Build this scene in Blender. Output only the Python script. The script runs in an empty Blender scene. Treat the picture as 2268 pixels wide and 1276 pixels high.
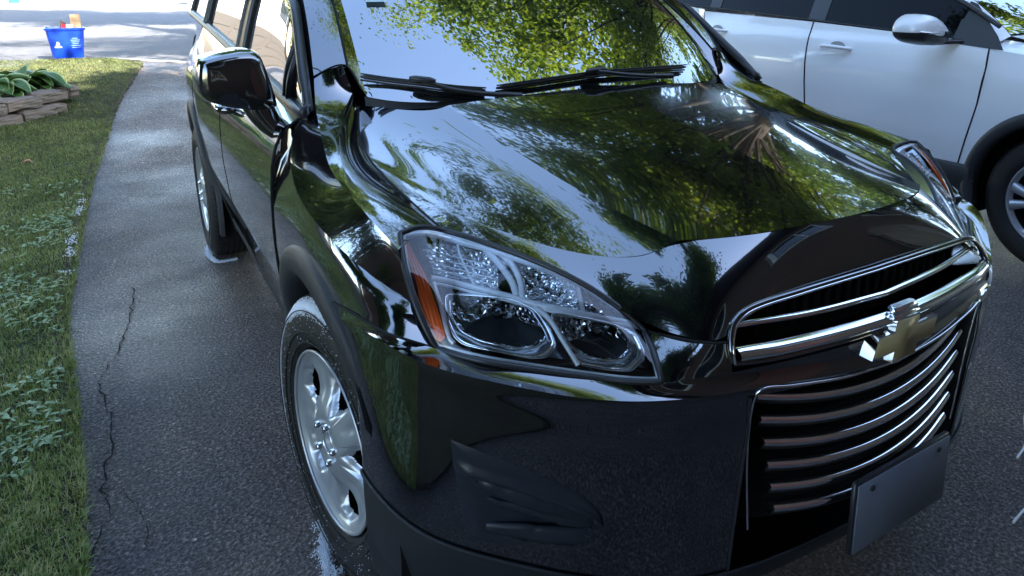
import bpy, math, random
import numpy as np
from mathutils import Vector, Matrix
R = math.radians
random.seed(7)
rng = np.random.default_rng(11)
SC = bpy.context.scene
COL = SC.collection

# ------------------------------------------------------------------ camera, world, sun, exposure
cam_d = bpy.data.cameras.new("camera"); cam = bpy.data.objects.new("camera", cam_d); COL.objects.link(cam)
YAW, PIT, ROL = 0.605863325, 0.2289293, 0.0152217116
fw = Vector((math.sin(YAW)*math.cos(PIT), math.cos(YAW)*math.cos(PIT), -math.sin(PIT)))
rt = fw.cross(Vector((0, 0, 1))).normalized(); upv = rt.cross(fw)
r2 = math.cos(ROL)*rt + math.sin(ROL)*upv; u2 = -math.sin(ROL)*rt + math.cos(ROL)*upv
M = Matrix.Identity(4)
for i in range(3):
    M[i][0] = r2[i]; M[i][1] = u2[i]; M[i][2] = -fw[i]
M.translation = Vector((-1.19201917, -1.62174269, 1.38820484))
cam.matrix_world = M
cam_d.sensor_width = 36; cam_d.lens = 1625.7212/2268*36
cam_d.shift_x = -231.94/2268; cam_d.shift_y = -288.75/2268
cam_d.clip_start = 0.02; cam_d.clip_end = 600
SC.camera = cam

SUN_EL, SUN_AZ = 36.0, 166.0          # azimuth measured clockwise from +Y
w = bpy.data.worlds.new("World"); SC.world = w; w.use_nodes = True
nt = w.node_tree; bg = nt.nodes["Background"]
sky = nt.nodes.new("ShaderNodeTexSky"); sky.sky_type = 'NISHITA'; sky.sun_disc = False
sky.sun_elevation = R(SUN_EL); sky.sun_rotation = R(SUN_AZ)
sky.air_density = 1.0; sky.dust_density = 0.9; sky.ozone_density = 1.6
nt.links.new(sky.outputs[0], bg.inputs[0]); bg.inputs[1].default_value = 0.15
sd = bpy.data.lights.new("sun", 'SUN'); sd.energy = 3.0; sd.angle = R(0.5); sd.color = (1, .95, .87)
sun = bpy.data.objects.new("sun", sd); COL.objects.link(sun)
sdir = Vector((math.sin(R(SUN_AZ))*math.cos(R(SUN_EL)), math.cos(R(SUN_AZ))*math.cos(R(SUN_EL)), math.sin(R(SUN_EL))))
sun.rotation_euler = sdir.to_track_quat('Z', 'Y').to_euler(); sun.location = (0, -10, 20)
SC.view_settings.view_transform = 'Standard'; SC.view_settings.look = 'None'
SC.view_settings.gamma = 1; SC.view_settings.exposure = 3.1

# ------------------------------------------------------------------ materials
def newmat(name):
    m = bpy.data.materials.new(name); m.use_nodes = True
    return m, m.node_tree, m.node_tree.nodes["Principled BSDF"]
def mat(name, col, rough=.5, metal=0., ior=1.45, coat=0., coat_rough=.03, bump=0., bscale=80., var=0., vscale=6., spec=.5, coat_ior=1.5):
    m, t, p = newmat(name)
    p.inputs["Base Color"].default_value = (*col, 1); p.inputs["Roughness"].default_value = rough
    p.inputs["Metallic"].default_value = metal; p.inputs["IOR"].default_value = ior
    p.inputs["Specular IOR Level"].default_value = spec
    p.inputs["Coat Weight"].default_value = coat; p.inputs["Coat Roughness"].default_value = coat_rough
    p.inputs["Coat IOR"].default_value = coat_ior
    tc = t.nodes.new("ShaderNodeTexCoord")
    if bump:
        n = t.nodes.new("ShaderNodeTexNoise"); n.inputs["Scale"].default_value = bscale; n.inputs["Detail"].default_value = 4
        t.links.new(tc.outputs["Object"], n.inputs["Vector"])
        b = t.nodes.new("ShaderNodeBump"); b.inputs["Strength"].default_value = bump; b.inputs["Distance"].default_value = .01
        t.links.new(n.outputs["Fac"], b.inputs["Height"]); t.links.new(b.outputs[0], p.inputs["Normal"])
    if var:
        n = t.nodes.new("ShaderNodeTexNoise"); n.inputs["Scale"].default_value = vscale; n.inputs["Detail"].default_value = 5
        t.links.new(tc.outputs["Object"], n.inputs["Vector"])
        mx = t.nodes.new("ShaderNodeMix"); mx.data_type = 'RGBA'
        mx.inputs[6].default_value = (*[c*(1-var) for c in col], 1); mx.inputs[7].default_value = (*[min(1, c*(1+var)) for c in col], 1)
        t.links.new(n.outputs["Fac"], mx.inputs[0]); t.links.new(mx.outputs[2], p.inputs["Base Color"])
    return m
def ramp(t, src, stops):
    r = t.nodes.new("ShaderNodeValToRGB"); e = r.color_ramp.elements
    while len(e) < len(stops): e.new(.5)
    for i, (pos, c) in enumerate(stops):
        e[i].position = pos; e[i].color = (*c, 1)
    t.links.new(src, r.inputs[0]); return r.outputs[0]
def noise(t, scale, detail=5, rough=.6, vec=None, kind="Noise"):
    n = t.nodes.new("ShaderNodeTex"+kind); n.inputs["Scale"].default_value = scale
    if kind == "Noise":
        n.inputs["Detail"].default_value = detail; n.inputs["Roughness"].default_value = rough
    if vec is None:
        tc = t.nodes.new("ShaderNodeTexCoord"); vec = tc.outputs["Object"]
    t.links.new(vec, n.inputs["Vector"]); return n
def mixc(t, fac, a, b, mode='MIX'):
    mx = t.nodes.new("ShaderNodeMix"); mx.data_type = 'RGBA'; mx.blend_type = mode
    for k, v in ((0, fac), (6, a), (7, b)):
        if isinstance(v, (int, float)): mx.inputs[k].default_value = v
        elif isinstance(v, tuple): mx.inputs[k].default_value = (*v, 1)
        else: t.links.new(v, mx.inputs[k])
    return mx.outputs[2]

PAINT = mat("black_paint", (.003, .003, .0045), .12, ior=1.5, spec=.5, coat=1, coat_rough=.008, coat_ior=2.25)
def paint_dust(m):
    t = m.node_tree; pr = t.nodes["Principled BSDF"]; n = noise(t, 3, 6, .7); f = noise(t, 900, 2, .5)
    t.links.new(ramp(t, n.outputs["Fac"], [(.35, (.0,)*3), (.8, (.014,)*3)]), pr.inputs["Coat Roughness"])
    b = t.nodes.new("ShaderNodeBump"); b.inputs["Strength"].default_value = .02; b.inputs["Distance"].default_value = .0006; g = noise(t, 160, 2, .5)
    t.links.new(g.outputs["Fac"], b.inputs["Height"]); t.links.new(b.outputs[0], pr.inputs["Coat Normal"])
paint_dust(PAINT)
GLASS = mat("tinted_glass", (.006, .008, .009), .01, ior=2.0, spec=.6, coat=1, coat_rough=.0, coat_ior=2.6)
CLAD = mat("textured_plastic", (.019, .021, .025), .48, bump=.25, bscale=900)
TRIM = mat("satin_black_trim", (.022, .023, .026), .35)
BLACK = mat("flat_black", (.004, .004, .004), .9)
GAPM = mat("gap_black", (.002, .002, .002), .8)
CHROME = mat("chrome", (.88, .89, .90), .12, metal=1)
SILVER = mat("wheel_silver", (.42, .44, .47), .34, metal=.55, coat=.5, coat_rough=.15)
RUBBER = mat("tyre_rubber", (.009, .009, .010), .5, bump=.5, bscale=220, var=.4, vscale=25)
WHITEP = mat("white_paint", (.80, .82, .86), .3, coat=1, coat_rough=.03)
GOLD = mat("gold_badge", (.42, .33, .16), .42, metal=.35)
AMBER = mat("amber_lens", (1., .17, .008), .45, coat=.4, coat_rough=.05, spec=.3)
FOAM = mat("soap_foam", (.8, .83, .88), .7)
STEELG = mat("dark_metal", (.05, .05, .055), .45, metal=.6)
RED = mat("red_lens", (.3, .01, .01), .15, coat=1)

# reflector with facets
def mk_reflector():
    m, t, p = newmat("lamp_reflector")
    p.inputs["Base Color"].default_value = (.92, .94, .96, 1); p.inputs["Metallic"].default_value = 1; p.inputs["Roughness"].default_value = .1
    v = noise(t, 75, kind="Voronoi"); b = t.nodes.new("ShaderNodeBump"); b.inputs["Strength"].default_value = .9; b.inputs["Distance"].default_value = .012
    t.links.new(v.outputs["Distance"], b.inputs["Height"]); t.links.new(b.outputs[0], p.inputs["Normal"])
    return m
REFLECT = mk_reflector()
SMOKE = mat("smoked_reflector", (.45, .47, .50), .16, metal=.9)
def mk_lens():
    m = bpy.data.materials.new("clear_lens"); m.use_nodes = True; t = m.node_tree; t.nodes.clear()
    o = t.nodes.new("ShaderNodeOutputMaterial"); mx = t.nodes.new("ShaderNodeMixShader")
    tr = t.nodes.new("ShaderNodeBsdfTransparent"); tr.inputs[0].default_value = (.93, .96, .98, 1)
    gl = t.nodes.new("ShaderNodeBsdfGlossy"); gl.inputs["Roughness"].default_value = .02; gl.inputs[0].default_value = (1, 1, 1, 1)
    f = t.nodes.new("ShaderNodeFresnel"); f.inputs[0].default_value = 1.5
    t.links.new(f.outputs[0], mx.inputs[0]); t.links.new(tr.outputs[0], mx.inputs[1]); t.links.new(gl.outputs[0], mx.inputs[2])
    t.links.new(mx.outputs[0], o.inputs[0]); return m
LENS = mk_lens()

# ------------------------------------------------------------------ mesh helpers
class MB:
    def __init__(s): s.v = []; s.f = []; s.m = []
    def add(s, verts, faces, mi=0):
        o = len(s.v); s.v += [tuple(float(c) for c in p) for p in verts]
        for f in faces: s.f.append(tuple(o+i for i in f)); s.m.append(mi)
    def grid(s, G, mi=0, closed=False, mirror=False):
        G = np.asarray(G); a, b = G.shape[:2]
        F = []
        for i in range(a-1):
            for j in range(b if closed else b-1):
                k = (j+1) % b; F.append((i*b+j, i*b+k, (i+1)*b+k, (i+1)*b+j))
        s.add(G.reshape(-1, 3), F, mi)
        if mirror:
            H = G.copy(); H[..., 0] *= -1; s.add(H.reshape(-1, 3), [f[::-1] for f in F], mi)
    def tube(s, P, r, n=8, mi=0, mirror=False, cap=True, flat=1.0):
        P = [Vector(p) for p in P]; rr = r if hasattr(r, '__len__') else [r]*len(P)
        rings = []; t0 = (P[1]-P[0]).normalized(); a = t0.orthogonal().normalized()
        if abs(t0.z) < .9: a = Vector((0, 0, 1)).cross(t0).normalized()
        for i, p in enumerate(P):
            t = (P[min(i+1, len(P)-1)]-P[max(i-1, 0)]).normalized()
            a = (a-t*a.dot(t)).normalized(); b = t.cross(a)
            rings.append([p+(a*math.cos(2*math.pi*k/n)+b*math.sin(2*math.pi*k/n)*flat)*rr[i] for k in range(n)])
        G = np.array([[list(q) for q in g] for g in rings]); o = len(s.v)
        s.grid(G, mi, closed=True, mirror=mirror)
        if cap:
            for G2 in ([G] if not mirror else [G, G*np.array([-1, 1, 1])]):
                s.add(G2[0], [tuple(range(n))[::-1]], mi); s.add(G2[-1], [tuple(range(n))], mi)
    def box(s, c, d, mi=0, rot=0, taper=1.0, bev=0):
        x, y, z = [q/2 for q in d]; V = []
        cr_, sr_ = math.cos(rot), math.sin(rot)
        def P(a, b, e): return (c[0]+a*cr_-b*sr_, c[1]+a*sr_+b*cr_, c[2]+e)
        if bev:
            zs = [(-z, 1-0*bev, bev), (-z+bev, 1, 0), (z-bev, 1, 0), (z, 1, bev)]
            rings = []
            for zz, k, ins in zs:
                ring = []
                xx, yy = x-ins, y-ins
                b2 = bev
                for (sx, sy) in ((1, 1), (-1, 1), (-1, -1), (1, -1)):
                    p1 = (sx*xx, sy*(yy-b2)); p2 = (sx*(xx-b2), sy*yy)
                    ring += [p1, p2] if sx*sy > 0 else [p2, p1]
                rings.append([P(a, b, zz) for a, b in ring])
            s.grid(np.array(rings), mi, closed=True); s.add(rings[0], [tuple(range(8))[::-1]], mi); s.add(rings[-1], [tuple(range(8))], mi)
            return
        for zz, k in ((-z, 1.), (z, taper)):
            for a, b in ((-x, -y), (x, -y), (x, y), (-x, y)): V.append(P(a*k, b*k, zz))
        s.add(V, [(3, 2, 1, 0), (4, 5, 6, 7), (0, 1, 5, 4), (1, 2, 6, 5), (2, 3, 7, 6), (3, 0, 4, 7)], mi)
    def build(s, name, mats, parent=None, smooth=True, angle=None):
        me = bpy.data.meshes.new(name); me.from_pydata(s.v, [], s.f)
        for m in (mats if isinstance(mats, (list, tuple)) else [mats]): me.materials.append(m)
        me.polygons.foreach_set("material_index", s.m)
        me.polygons.foreach_set("use_smooth", [bool(smooth)]*len(s.f)); me.update()
        if angle: me.set_sharp_from_angle(angle=R(angle))
        o = bpy.data.objects.new(name, me); COL.objects.link(o)
        if parent: o.parent = parent
        return o
def fastmesh(name, V, F, mats, parent=None, smooth=False, midx=None):
    me = bpy.data.meshes.new(name); V = np.asarray(V, dtype=np.float32); F = np.asarray(F, dtype=np.int32)
    n, k = F.shape
    me.vertices.add(len(V)); me.vertices.foreach_set("co", V.ravel()); me.loops.add(n*k); me.loops.foreach_set("vertex_index", F.ravel())
    me.polygons.add(n); me.polygons.foreach_set("loop_start", np.arange(0, n*k, k, dtype=np.int32))
    for m in (mats if isinstance(mats, (list, tuple)) else [mats]): me.materials.append(m)
    if midx is not None: me.polygons.foreach_set("material_index", np.asarray(midx, dtype=np.int32))
    me.update(calc_edges=True); me.polygons.foreach_set("use_smooth", np.full(n, smooth))
    o = bpy.data.objects.new(name, me); COL.objects.link(o)
    if parent: o.parent = parent
    return o
def empty(name, loc=(0, 0, 0), rz=0, label=None, cat=None, group=None):
    o = bpy.data.objects.new(name, None); COL.objects.link(o); o.location = loc; o.rotation_euler[2] = rz
    o.empty_display_size = .2
    if label: tag(o, label, cat, group)
    return o
def tag(o, label=None, cat=None, group=None, kind=None):
    if label: o["label"] = label
    if cat: o["category"] = cat
    if group: o["group"] = group
    if kind: o["kind"] = kind
    return o
def bspl(P, n):
    """clamped uniform cubic B-spline through control polygon P, n samples"""
    P = np.asarray(P, float); k = min(3, len(P)-1); m = len(P)
    T = np.concatenate([np.zeros(k), np.linspace(0, 1, m-k+1), np.ones(k)])
    u = np.linspace(0, 1, n); u[-1] = 1-1e-9
    N = np.zeros((n, len(T)-1))
    for i in range(len(T)-1): N[:, i] = (u >= T[i]) & (u < T[i+1])
    for d in range(1, k+1):
        N2 = np.zeros((n, len(T)-1-d))
        for i in range(len(T)-1-d):
            a = T[i+d]-T[i]; b = T[i+d+1]-T[i+1]
            if a > 0: N2[:, i] += (u-T[i])/a*N[:, i]
            if b > 0: N2[:, i] += (T[i+d+1]-u)/b*N[:, i+1]
        N = N2
    return np.tensordot(N, P, axes=(1, 0))
def crom(P, n):
    """Catmull-Rom through the points, n samples, chord length spacing"""
    P = np.asarray(P, float); L = np.r_[0, np.cumsum(np.maximum(1e-6, np.linalg.norm(np.diff(P, axis=0), axis=1))**.7)]
    m = len(P); D = np.zeros_like(P)
    for i in range(m):
        a, b = max(0, i-1), min(m-1, i+1); D[i] = (P[b]-P[a])/(L[b]-L[a])
    u = np.linspace(0, L[-1], n); out = np.zeros((n, P.shape[1]))
    for q, x in enumerate(u):
        i = min(m-2, max(0, int(np.searchsorted(L, x, side='right'))-1)); h = L[i+1]-L[i]; s = (x-L[i])/h
        out[q] = (2*s**3-3*s**2+1)*P[i]+(s**3-2*s**2+s)*h*D[i]+(-2*s**3+3*s**2)*P[i+1]+(s**3-s**2)*h*D[i+1]
    return out
def surf(rows, nu=40, nv=24, fit=bspl, fitv=None):
    A = np.array([fit(r, nu) for r in rows]); return (fitv or fit)(A, nv)       # nv x nu x 3
def lin(P, n):
    P = np.asarray(P, float); L = np.r_[0, np.cumsum(np.linalg.norm(np.diff(P, axis=0), axis=1))]
    u = np.linspace(0, L[-1], n); return np.stack([np.interp(u, L, P[:, i]) for i in range(P.shape[1])], -1)
def interp(x, xs, ys): return float(np.interp(x, xs, ys))

# ------------------------------------------------------------------ terrain: flat by the cars, rising to the street
def gz(y):
    t = np.clip((np.asarray(y, float)-3.5)/7.0, 0, 1); return .35*t*t*(3-2*t)
LAWN_E = [(-1.42, -9), (-1.41, -3), (-1.405, 0), (-1.407, .3), (-1.412, .5), (-1.416, .7), (-1.428, .91), (-1.436, 1.2), (-1.462, 1.59), (-1.482, 2.05), (-1.47, 2.51),
          (-1.45, 3.26), (-1.40, 4.5), (-1.303, 5.7), (-1.218, 6.7), (-1.122, 7.54), (-1.014, 8.28), (-.915, 9.06), (-.83, 9.6), (-.86, 9.86), (-1.1, 10.12), (-1.45, 10.42), (-1.80, 10.45),
          (-2.02, 9.87), (-2.25, 9.4), (-2.5, 8.6), (-3.2, 7.4), (-5, 6), (-14, 2), (-40, -4), (-40, -9)]
KERB = [(-1.1, 10.14), (-.33, 9.50), (.97, 8.30), (2.6, 6.95), (8, 3.4), (30, -9)]

def mk_asphalt(name, base, dusty=0, wet=0):
    m, t, p = newmat(name)
    tc = t.nodes.new("ShaderNodeTexCoord"); O = tc.outputs["Object"]
    fine = noise(t, 100, 5, .78, O); agg = noise(t, 105, kind="Voronoi", vec=O); big = noise(t, 1.1, 6, .62, O); mid = noise(t, 9, 6, .7, O); sp = noise(t, 240, kind="Voronoi", vec=O)
    c1 = ramp(t, fine.outputs["Fac"], [(.36, tuple(b*.12 for b in base)), (.47, tuple(b*.65 for b in base)), (.56, tuple(b*1.8 for b in base)), (.68, tuple(min(1, b*4.5) for b in base))])
    chip = ramp(t, agg.outputs["Color"], [(0, (.55, .55, .58)), (.6, (1, 1, 1)), (.90, (1.4, 1.38, 1.35)), (1, (3.2, 3.1, 3.0))])
    c2 = mixc(t, .85, c1, chip, 'MULTIPLY')
    c3 = mixc(t, ramp(t, mid.outputs["Fac"], [(.38, (0, 0, 0)), (.66, (1, 1, 1))]), c2, mixc(t, 1., c2, (.66, .67, .72), 'MULTIPLY'))
    if dusty:   # pale brown dust worn into the middle of the driveway
        sx = t.nodes.new("ShaderNodeSeparateXYZ"); t.links.new(O, sx.inputs[0])
        gx = ramp(t, sx.outputs[0], [(0, (0, 0, 0)), (1, (1, 1, 1))])
        mr = t.nodes.new("ShaderNodeMapRange"); mr.inputs["From Min"].default_value = -1.45; mr.inputs["From Max"].default_value = -1.12; t.links.new(sx.outputs[0], mr.inputs[0])
        my = t.nodes.new("ShaderNodeMapRange"); my.inputs["From Min"].default_value = .3; my.inputs["From Max"].default_value = 2.6; t.links.new(sx.outputs[1], my.inputs[0])
        mm = t.nodes.new("ShaderNodeMath"); mm.operation = 'MULTIPLY'; t.links.new(mr.outputs[0], mm.inputs[0]); t.links.new(my.outputs[0], mm.inputs[1])
        ma = t.nodes.new("ShaderNodeMath"); ma.operation = 'MULTIPLY_ADD'; t.links.new(mm.outputs[0], ma.inputs[0]); ma.inputs[1].default_value = .35; t.links.new(big.outputs["Fac"], ma.inputs[2])
        d = ramp(t, ma.outputs[0], [(.46, (0, 0, 0)), (.80, (1, 1, 1))])
        c3 = mixc(t, d, mixc(t, 1., c3, (.92, .95, 1.12), 'MULTIPLY'), mixc(t, 1., c3, (1.6, 1.45, 1.28), 'MULTIPLY'))
    t.links.new(c3, p.inputs["Base Color"])
    h = t.nodes.new("ShaderNodeMath"); h.operation = 'MULTIPLY_ADD'; h.inputs[1].default_value = .7
    t.links.new(agg.outputs["Distance"], h.inputs[0]); t.links.new(fine.outputs["Fac"], h.inputs[2])
    b = t.nodes.new("ShaderNodeBump"); b.inputs["Strength"].default_value = 1.; b.inputs["Distance"].default_value = .016
    t.links.new(h.outputs[0], b.inputs["Height"]); t.links.new(b.outputs[0], p.inputs["Normal"])
    if wet:
        wn = noise(t, .8, 4, .6, O); rr = ramp(t, wn.outputs["Fac"], [(.35, (.38,)*3), (.62, (.72,)*3)])
        t.links.new(rr, p.inputs["Roughness"])
    else: p.inputs["Roughness"].default_value = .85
    return m
DRIVE = mk_asphalt("driveway_asphalt", (.112, .096, .086), dusty=1, wet=1)
STREET = mk_asphalt("street_asphalt", (.19, .185, .185))
def mk_soil(name, a, b_, c, s=3.):
    m, t, p = newmat(name); n = noise(t, s, 8, .7); f = noise(t, 60, 5, .7)
    col = ramp(t, n.outputs["Fac"], [(.3, a), (.5, b_), (.7, c)])
    t.links.new(mixc(t, .8, col, ramp(t, f.outputs["Fac"], [(.3, (.4, .4, .4)), (.7, (1.3, 1.3, 1.3))]), 'MULTIPLY'), p.inputs["Base Color"])
    p.inputs["Roughness"].default_value = .95
    b = t.nodes.new("ShaderNodeBump"); b.inputs["Strength"].default_value = 1; b.inputs["Distance"].default_value = .03
    t.links.new(f.outputs["Fac"], b.inputs["Height"]); t.links.new(b.outputs[0], p.inputs["Normal"]); return m
SOIL = mk_soil("lawn_soil", (.035, .028, .016), (.055, .05, .022), (.05, .07, .022), 4)
GREENG = mk_soil("far_grass", (.05, .085, .02), (.07, .11, .025), (.10, .11, .04), 1.5)

def ribbonz(poly_l, poly_r, off, mi, mb, n=60):
    a = lin(poly_l, n); b = lin(poly_r, n); rows = []
    for k in np.linspace(0, 1, 5): rows.append(a*(1-k)+b*k)
    G = np.array(rows); Z = gz(G[..., 1])+off; mb.grid(np.dstack([G, Z]), mi)
def sheet(name, x0, x1, y0, y1, nx, ny, off, m):
    X, Y = np.meshgrid(np.linspace(x0, x1, nx), np.linspace(y0, y1, ny)); mb = MB(); mb.grid(np.dstack([X, Y, gz(Y)+off])); o = mb.build(name, m); tag(o, kind='structure'); return o
def fill_poly(poly, off, name, m, step=.25, edge_jit=0):
    """triangulated terrain-following polygon via strips in y"""
    import bmesh
    bm = bmesh.new(); vs = [bm.verts.new((x, y, 0)) for x, y in poly]; bm.faces.new(vs)
    ys = sorted(set([round(y, 2) for y in np.arange(3.5, 10.6, .35)]))
    for yy in ys:
        bmesh.ops.bisect_plane(bm, geom=bm.verts[:]+bm.edges[:]+bm.faces[:], plane_co=(0, yy, 0), plane_no=(0, 1, 0))
    bmesh.ops.triangulate(bm, faces=bm.faces[:])
    for v in bm.verts: v.co.z = float(gz(v.co.y))+off
    me = bpy.data.meshes.new(name); bm.to_mesh(me); bm.free(); me.materials.append(m)
    o = bpy.data.objects.new(name, me); COL.objects.link(o); tag(o, kind='structure'); return o

# base terrain sheet (everything else lies above it)
ys = np.r_[-300, -60, -12, 3.5, np.linspace(3.6, 10.5, 30), 14, 40, 120, 420]; xs = np.r_[-320, -60, -12, -6, 0, 6, 12, 60, 320]
X, Y = np.meshgrid(xs, ys); mb = MB(); mb.grid(np.dstack([X, Y, gz(Y)-.05])); tag(mb.build("ground", GREENG), kind='structure')
# street: everything beyond the kerb, then far verge
def jit(poly, s=.012, n=6):
    P = []
    for (a, b) in zip(poly[:-1], poly[1:]):
        for k in range(n):
            t = k/n; P.append((a[0]*(1-t)+b[0]*t+random.uniform(-s, s), a[1]*(1-t)+b[1]*t+random.uniform(-s, s)))
    P.append(poly[-1]); return P
fill_poly([(-60, -4), (-14, 2.2), (-5, 6.0), (-3.2, 7.4), (-2.5, 8.6), (-2.25, 9.4), (-2.02, 9.87), (-1.8, 10.45), (-1.45, 10.42), (-1.1, 10.12), (-.33, 9.5), (.97, 8.3), (2.6, 6.95), (8, 3.4), (30, -9), (60, 10), (60, 62), (-60, 62)], -.02, "street", STREET)
dl = [p for p in LAWN_E if p[1] >= -9.01 and p[1] <= 9.9 and p[0] > -1.6][:20]
fill_poly(dl+[(-1.1, 10.12), (-.33, 9.5), (.97, 8.3), (2.6, 6.95), (8, 3.4), (12, .5), (12, -9)], 0, "driveway", DRIVE)
# kerb strip between driveway and street
mb = MB(); kp = [Vector((x, y, 0)) for x, y in KERB]
K = lin([(p.x, p.y) for p in kp], 50); rows = []
nrm = np.array([.64, .77])
for d_, h_ in ((-.05, .0), (-.05, .012), (.06, .016), (.075, -.02)):
    q = K+nrm*d_; rows.append(np.dstack([q[None], (gz(q[:, 1])+h_)[None]])[0])
mb.grid(np.array(rows)); CONC = mat("kerb_concrete", (.36, .35, .34), .85, bump=.4, bscale=60, var=.25, vscale=8)
tag(mb.build("kerb", CONC, smooth=False), kind='structure')
# lawn
fill_poly(jit(LAWN_E[:27], .010, 5)+LAWN_E[27:], .018, "lawn", SOIL)
# ================================================================== black SUV (nose towards -Y, its right side is -X)
suv = empty("parked_suv", (0, 1.25, 0), 0, "glossy black SUV on the driveway with a gold bow-tie badge on its grille", "SUV")
def par(o): o.parent = suv; o.matrix_parent_inverse = Matrix.Translation((0, -1.25, 0)); return o
def fl(P, s):
    P = np.array(P, float)
    if s > 0: P[..., 0] *= -1
    return P
ZS = [.20, .25, .31, .376, .485, .60, .75, .85, .92, .97, 1.02, 1.08, 1.2]
XS = [.775, .79, .802, .822, .852, .876, .888, .887, .882, .872, .852, .815, .775]
def HW(y, z):
    x = interp(z, ZS, XS)
    x -= interp(y, [-.75, -.55, -.45, -.3, -.15, 0, 2.2, 2.9, 3.2, 3.4], [.16, .065, .033, .014, .005, 0, 0, .02, .06, .14])
    return x
def side(y, z, d=0): return (-(HW(y, z)+d), y, z)
# ---- hood
r0 = [(0, .160, 1.102), (0, .03, 1.084), (0, -.16, 1.056), (0, -.36, 1.024), (0, -.55, .992), (0, -.69, .969), (0, -.752, .958), (0, -.782, .925), (0, -.79, .885), (0, -.79, .852)]
r1 = [(-.16, .163, 1.100), (-.158, .03, 1.081), (-.155, -.16, 1.052), (-.15, -.36, 1.020), (-.15, -.54, .989), (-.15, -.685, .967), (-.15, -.746, .956), (-.15, -.777, .922), (-.15, -.787, .884), (-.15, -.79, .853)]
r2_ = [(-.33, .172, 1.094), (-.325, .04, 1.072), (-.315, -.14, 1.041), (-.30, -.33, 1.009), (-.29, -.50, .979), (-.28, -.64, .957), (-.27, -.708, .945), (-.28, -.752, .918), (-.295, -.778, .885), (-.31, -.79, .858)]
r3 = [(-.478, .185, 1.080), (-.462, .06, 1.051), (-.446, -.08, 1.023), (-.430, -.22, .996), (-.414, -.36, .972), (-.396, -.50, .953), (-.372, -.640, .937), (-.370, -.705, .905), (-.378, -.76, .86), (-.385, -.792, .81)]
r3b = [(-.502, .195, 1.068), (-.486, .07, 1.036), (-.470, -.07, 1.006), (-.454, -.21, .979), (-.438, -.35, .954), (-.421, -.49, .932), (-.402, -.61, .911), (-.40, -.68, .88), (-.405, -.735, .845), (-.408, -.78, .808)]
r4 = [(-.538, .228, 1.064), (-.524, .09, 1.026), (-.509, -.05, .996), (-.493, -.19, .969), (-.474, -.33, .944), (-.453, -.47, .919), (-.435, -.59, .898), (-.43, -.665, .872), (-.43, -.72, .84), (-.43, -.765, .807)]
r5 = [(-.585, .29, 1.063), (-.580, .13, 1.016), (-.573, -.02, .988), (-.562, -.16, .964), (-.548, -.29, .941), (-.532, -.41, .916), (-.515, -.50, .893), (-.505, -.55, .870), (-.50, -.60, .845), (-.49, -.645, .815)]
r6 = [(-.622, .35, 1.067), (-.640, .20, 1.016), (-.650, .02, .988), (-.650, -.12, .970), (-.642, -.23, .953), (-.63, -.32, .938), (-.615, -.38, .926), (-.605, -.425, .916), (-.595, -.47, .907), (-.585, -.513, .896)]
f0 = [(-.648, .395, 1.063), (-.671, .325, 1.033), (-.692, .25, .999), (-.702, .15, .977), (-.708, .06, .968), (-.712, -.03, .962), (-.712, -.115, .955), (-.710, -.19, .947), (-.706, -.265, .937), (-.700, -.326, .927)]
mb = MB()
mb.grid(surf([r[:7] for r in (r0, r1, r2_, r3)], 60, 30), mirror=True)
FL = [r3, r3b, r4, r5, r6, f0]
mb.grid(surf([r[:7] for r in FL], 60, 40), mirror=True)
mb.grid(surf([r[6:] for r in (r0, r1, r2_, r3, r3b, r4, r5, r6, f0)], 24, 70), mirror=True)
# rear lip and front return of the hood
rear = bspl([r[0] for r in (r0, r1, r2_, r3)], 20); rear2 = rear+np.array([0, -.004, -.03]); mb.grid(np.array([rear, rear2]), mirror=True)
rr = bspl([r[0] for r in (r3, r3b, r4, r5, r6, f0)], 20); mb.grid(np.array([rr, rr+np.array([0, -.004, -.03])]), mirror=True)
sl = np.vstack([bspl(f0[:7], 40), bspl(f0[6:], 20)[1:]]); mb.tube(sl+np.array([0, 0, -.0015]), .0036, 6, 1, mirror=True)
# shut line to the bumper
SH = [(-.468, -.672, .798), (-.44, -.755, .807), (-.41, -.785, .806), (-.386, -.797, .806)]
mb.tube(crom(SH, 12), .0022, 6, 1, mirror=True)
par(mb.build("hood", [PAINT, GAPM]))
# ---- front fenders
HLT = [(-.700, -.326, .927), (-.752, -.342, .945), (-.79, -.350, .942), (-.806, -.385, .925), (-.807, -.412, .885), (-.80, -.447, .843)]
LAMPOUT = (-.785, -.496, .777)
F0 = [(-.674, .435, 1.172), (-.662, .412, 1.115)]+f0
fm = [(-.710, .445, 1.156), (-.712, .40, 1.085), (-.720, .33, 1.045), (-.742, .23, 1.020), (-.760, .13, 1.000), (-.768, .02, .988), (-.772, -.07, .980), (-.773, -.15, .973), (-.772, -.21, .966), (-.768, -.26, .959), (-.763, -.305, .952), (-.755, -.344, .946)]
f1 = [(-.745, .452, 1.138), (-.765, .375, 1.070), (-.783, .26, 1.045), (-.798, .17, 1.018), (-.809, .09, .992), (-.815, .02, .978), (-.818, -.06, .969), (-.819, -.14, .963), (-.818, -.21, .956), (-.816, -.27, .948), (-.812, -.33, .938), (-.806, -.385, .925)]
f1b = [(-.765, .43, 1.10), (-.785, .33, 1.055), (-.81, .25, 1.025), (-.832, .17, .992), (-.845, .09, .962), (-.849, .01, .944), (-.850, -.07, .934), (-.848, -.16, .928), (-.844, -.24, .921), (-.836, -.31, .911), (-.822, -.37, .898), (-.807, -.412, .885)]
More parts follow.
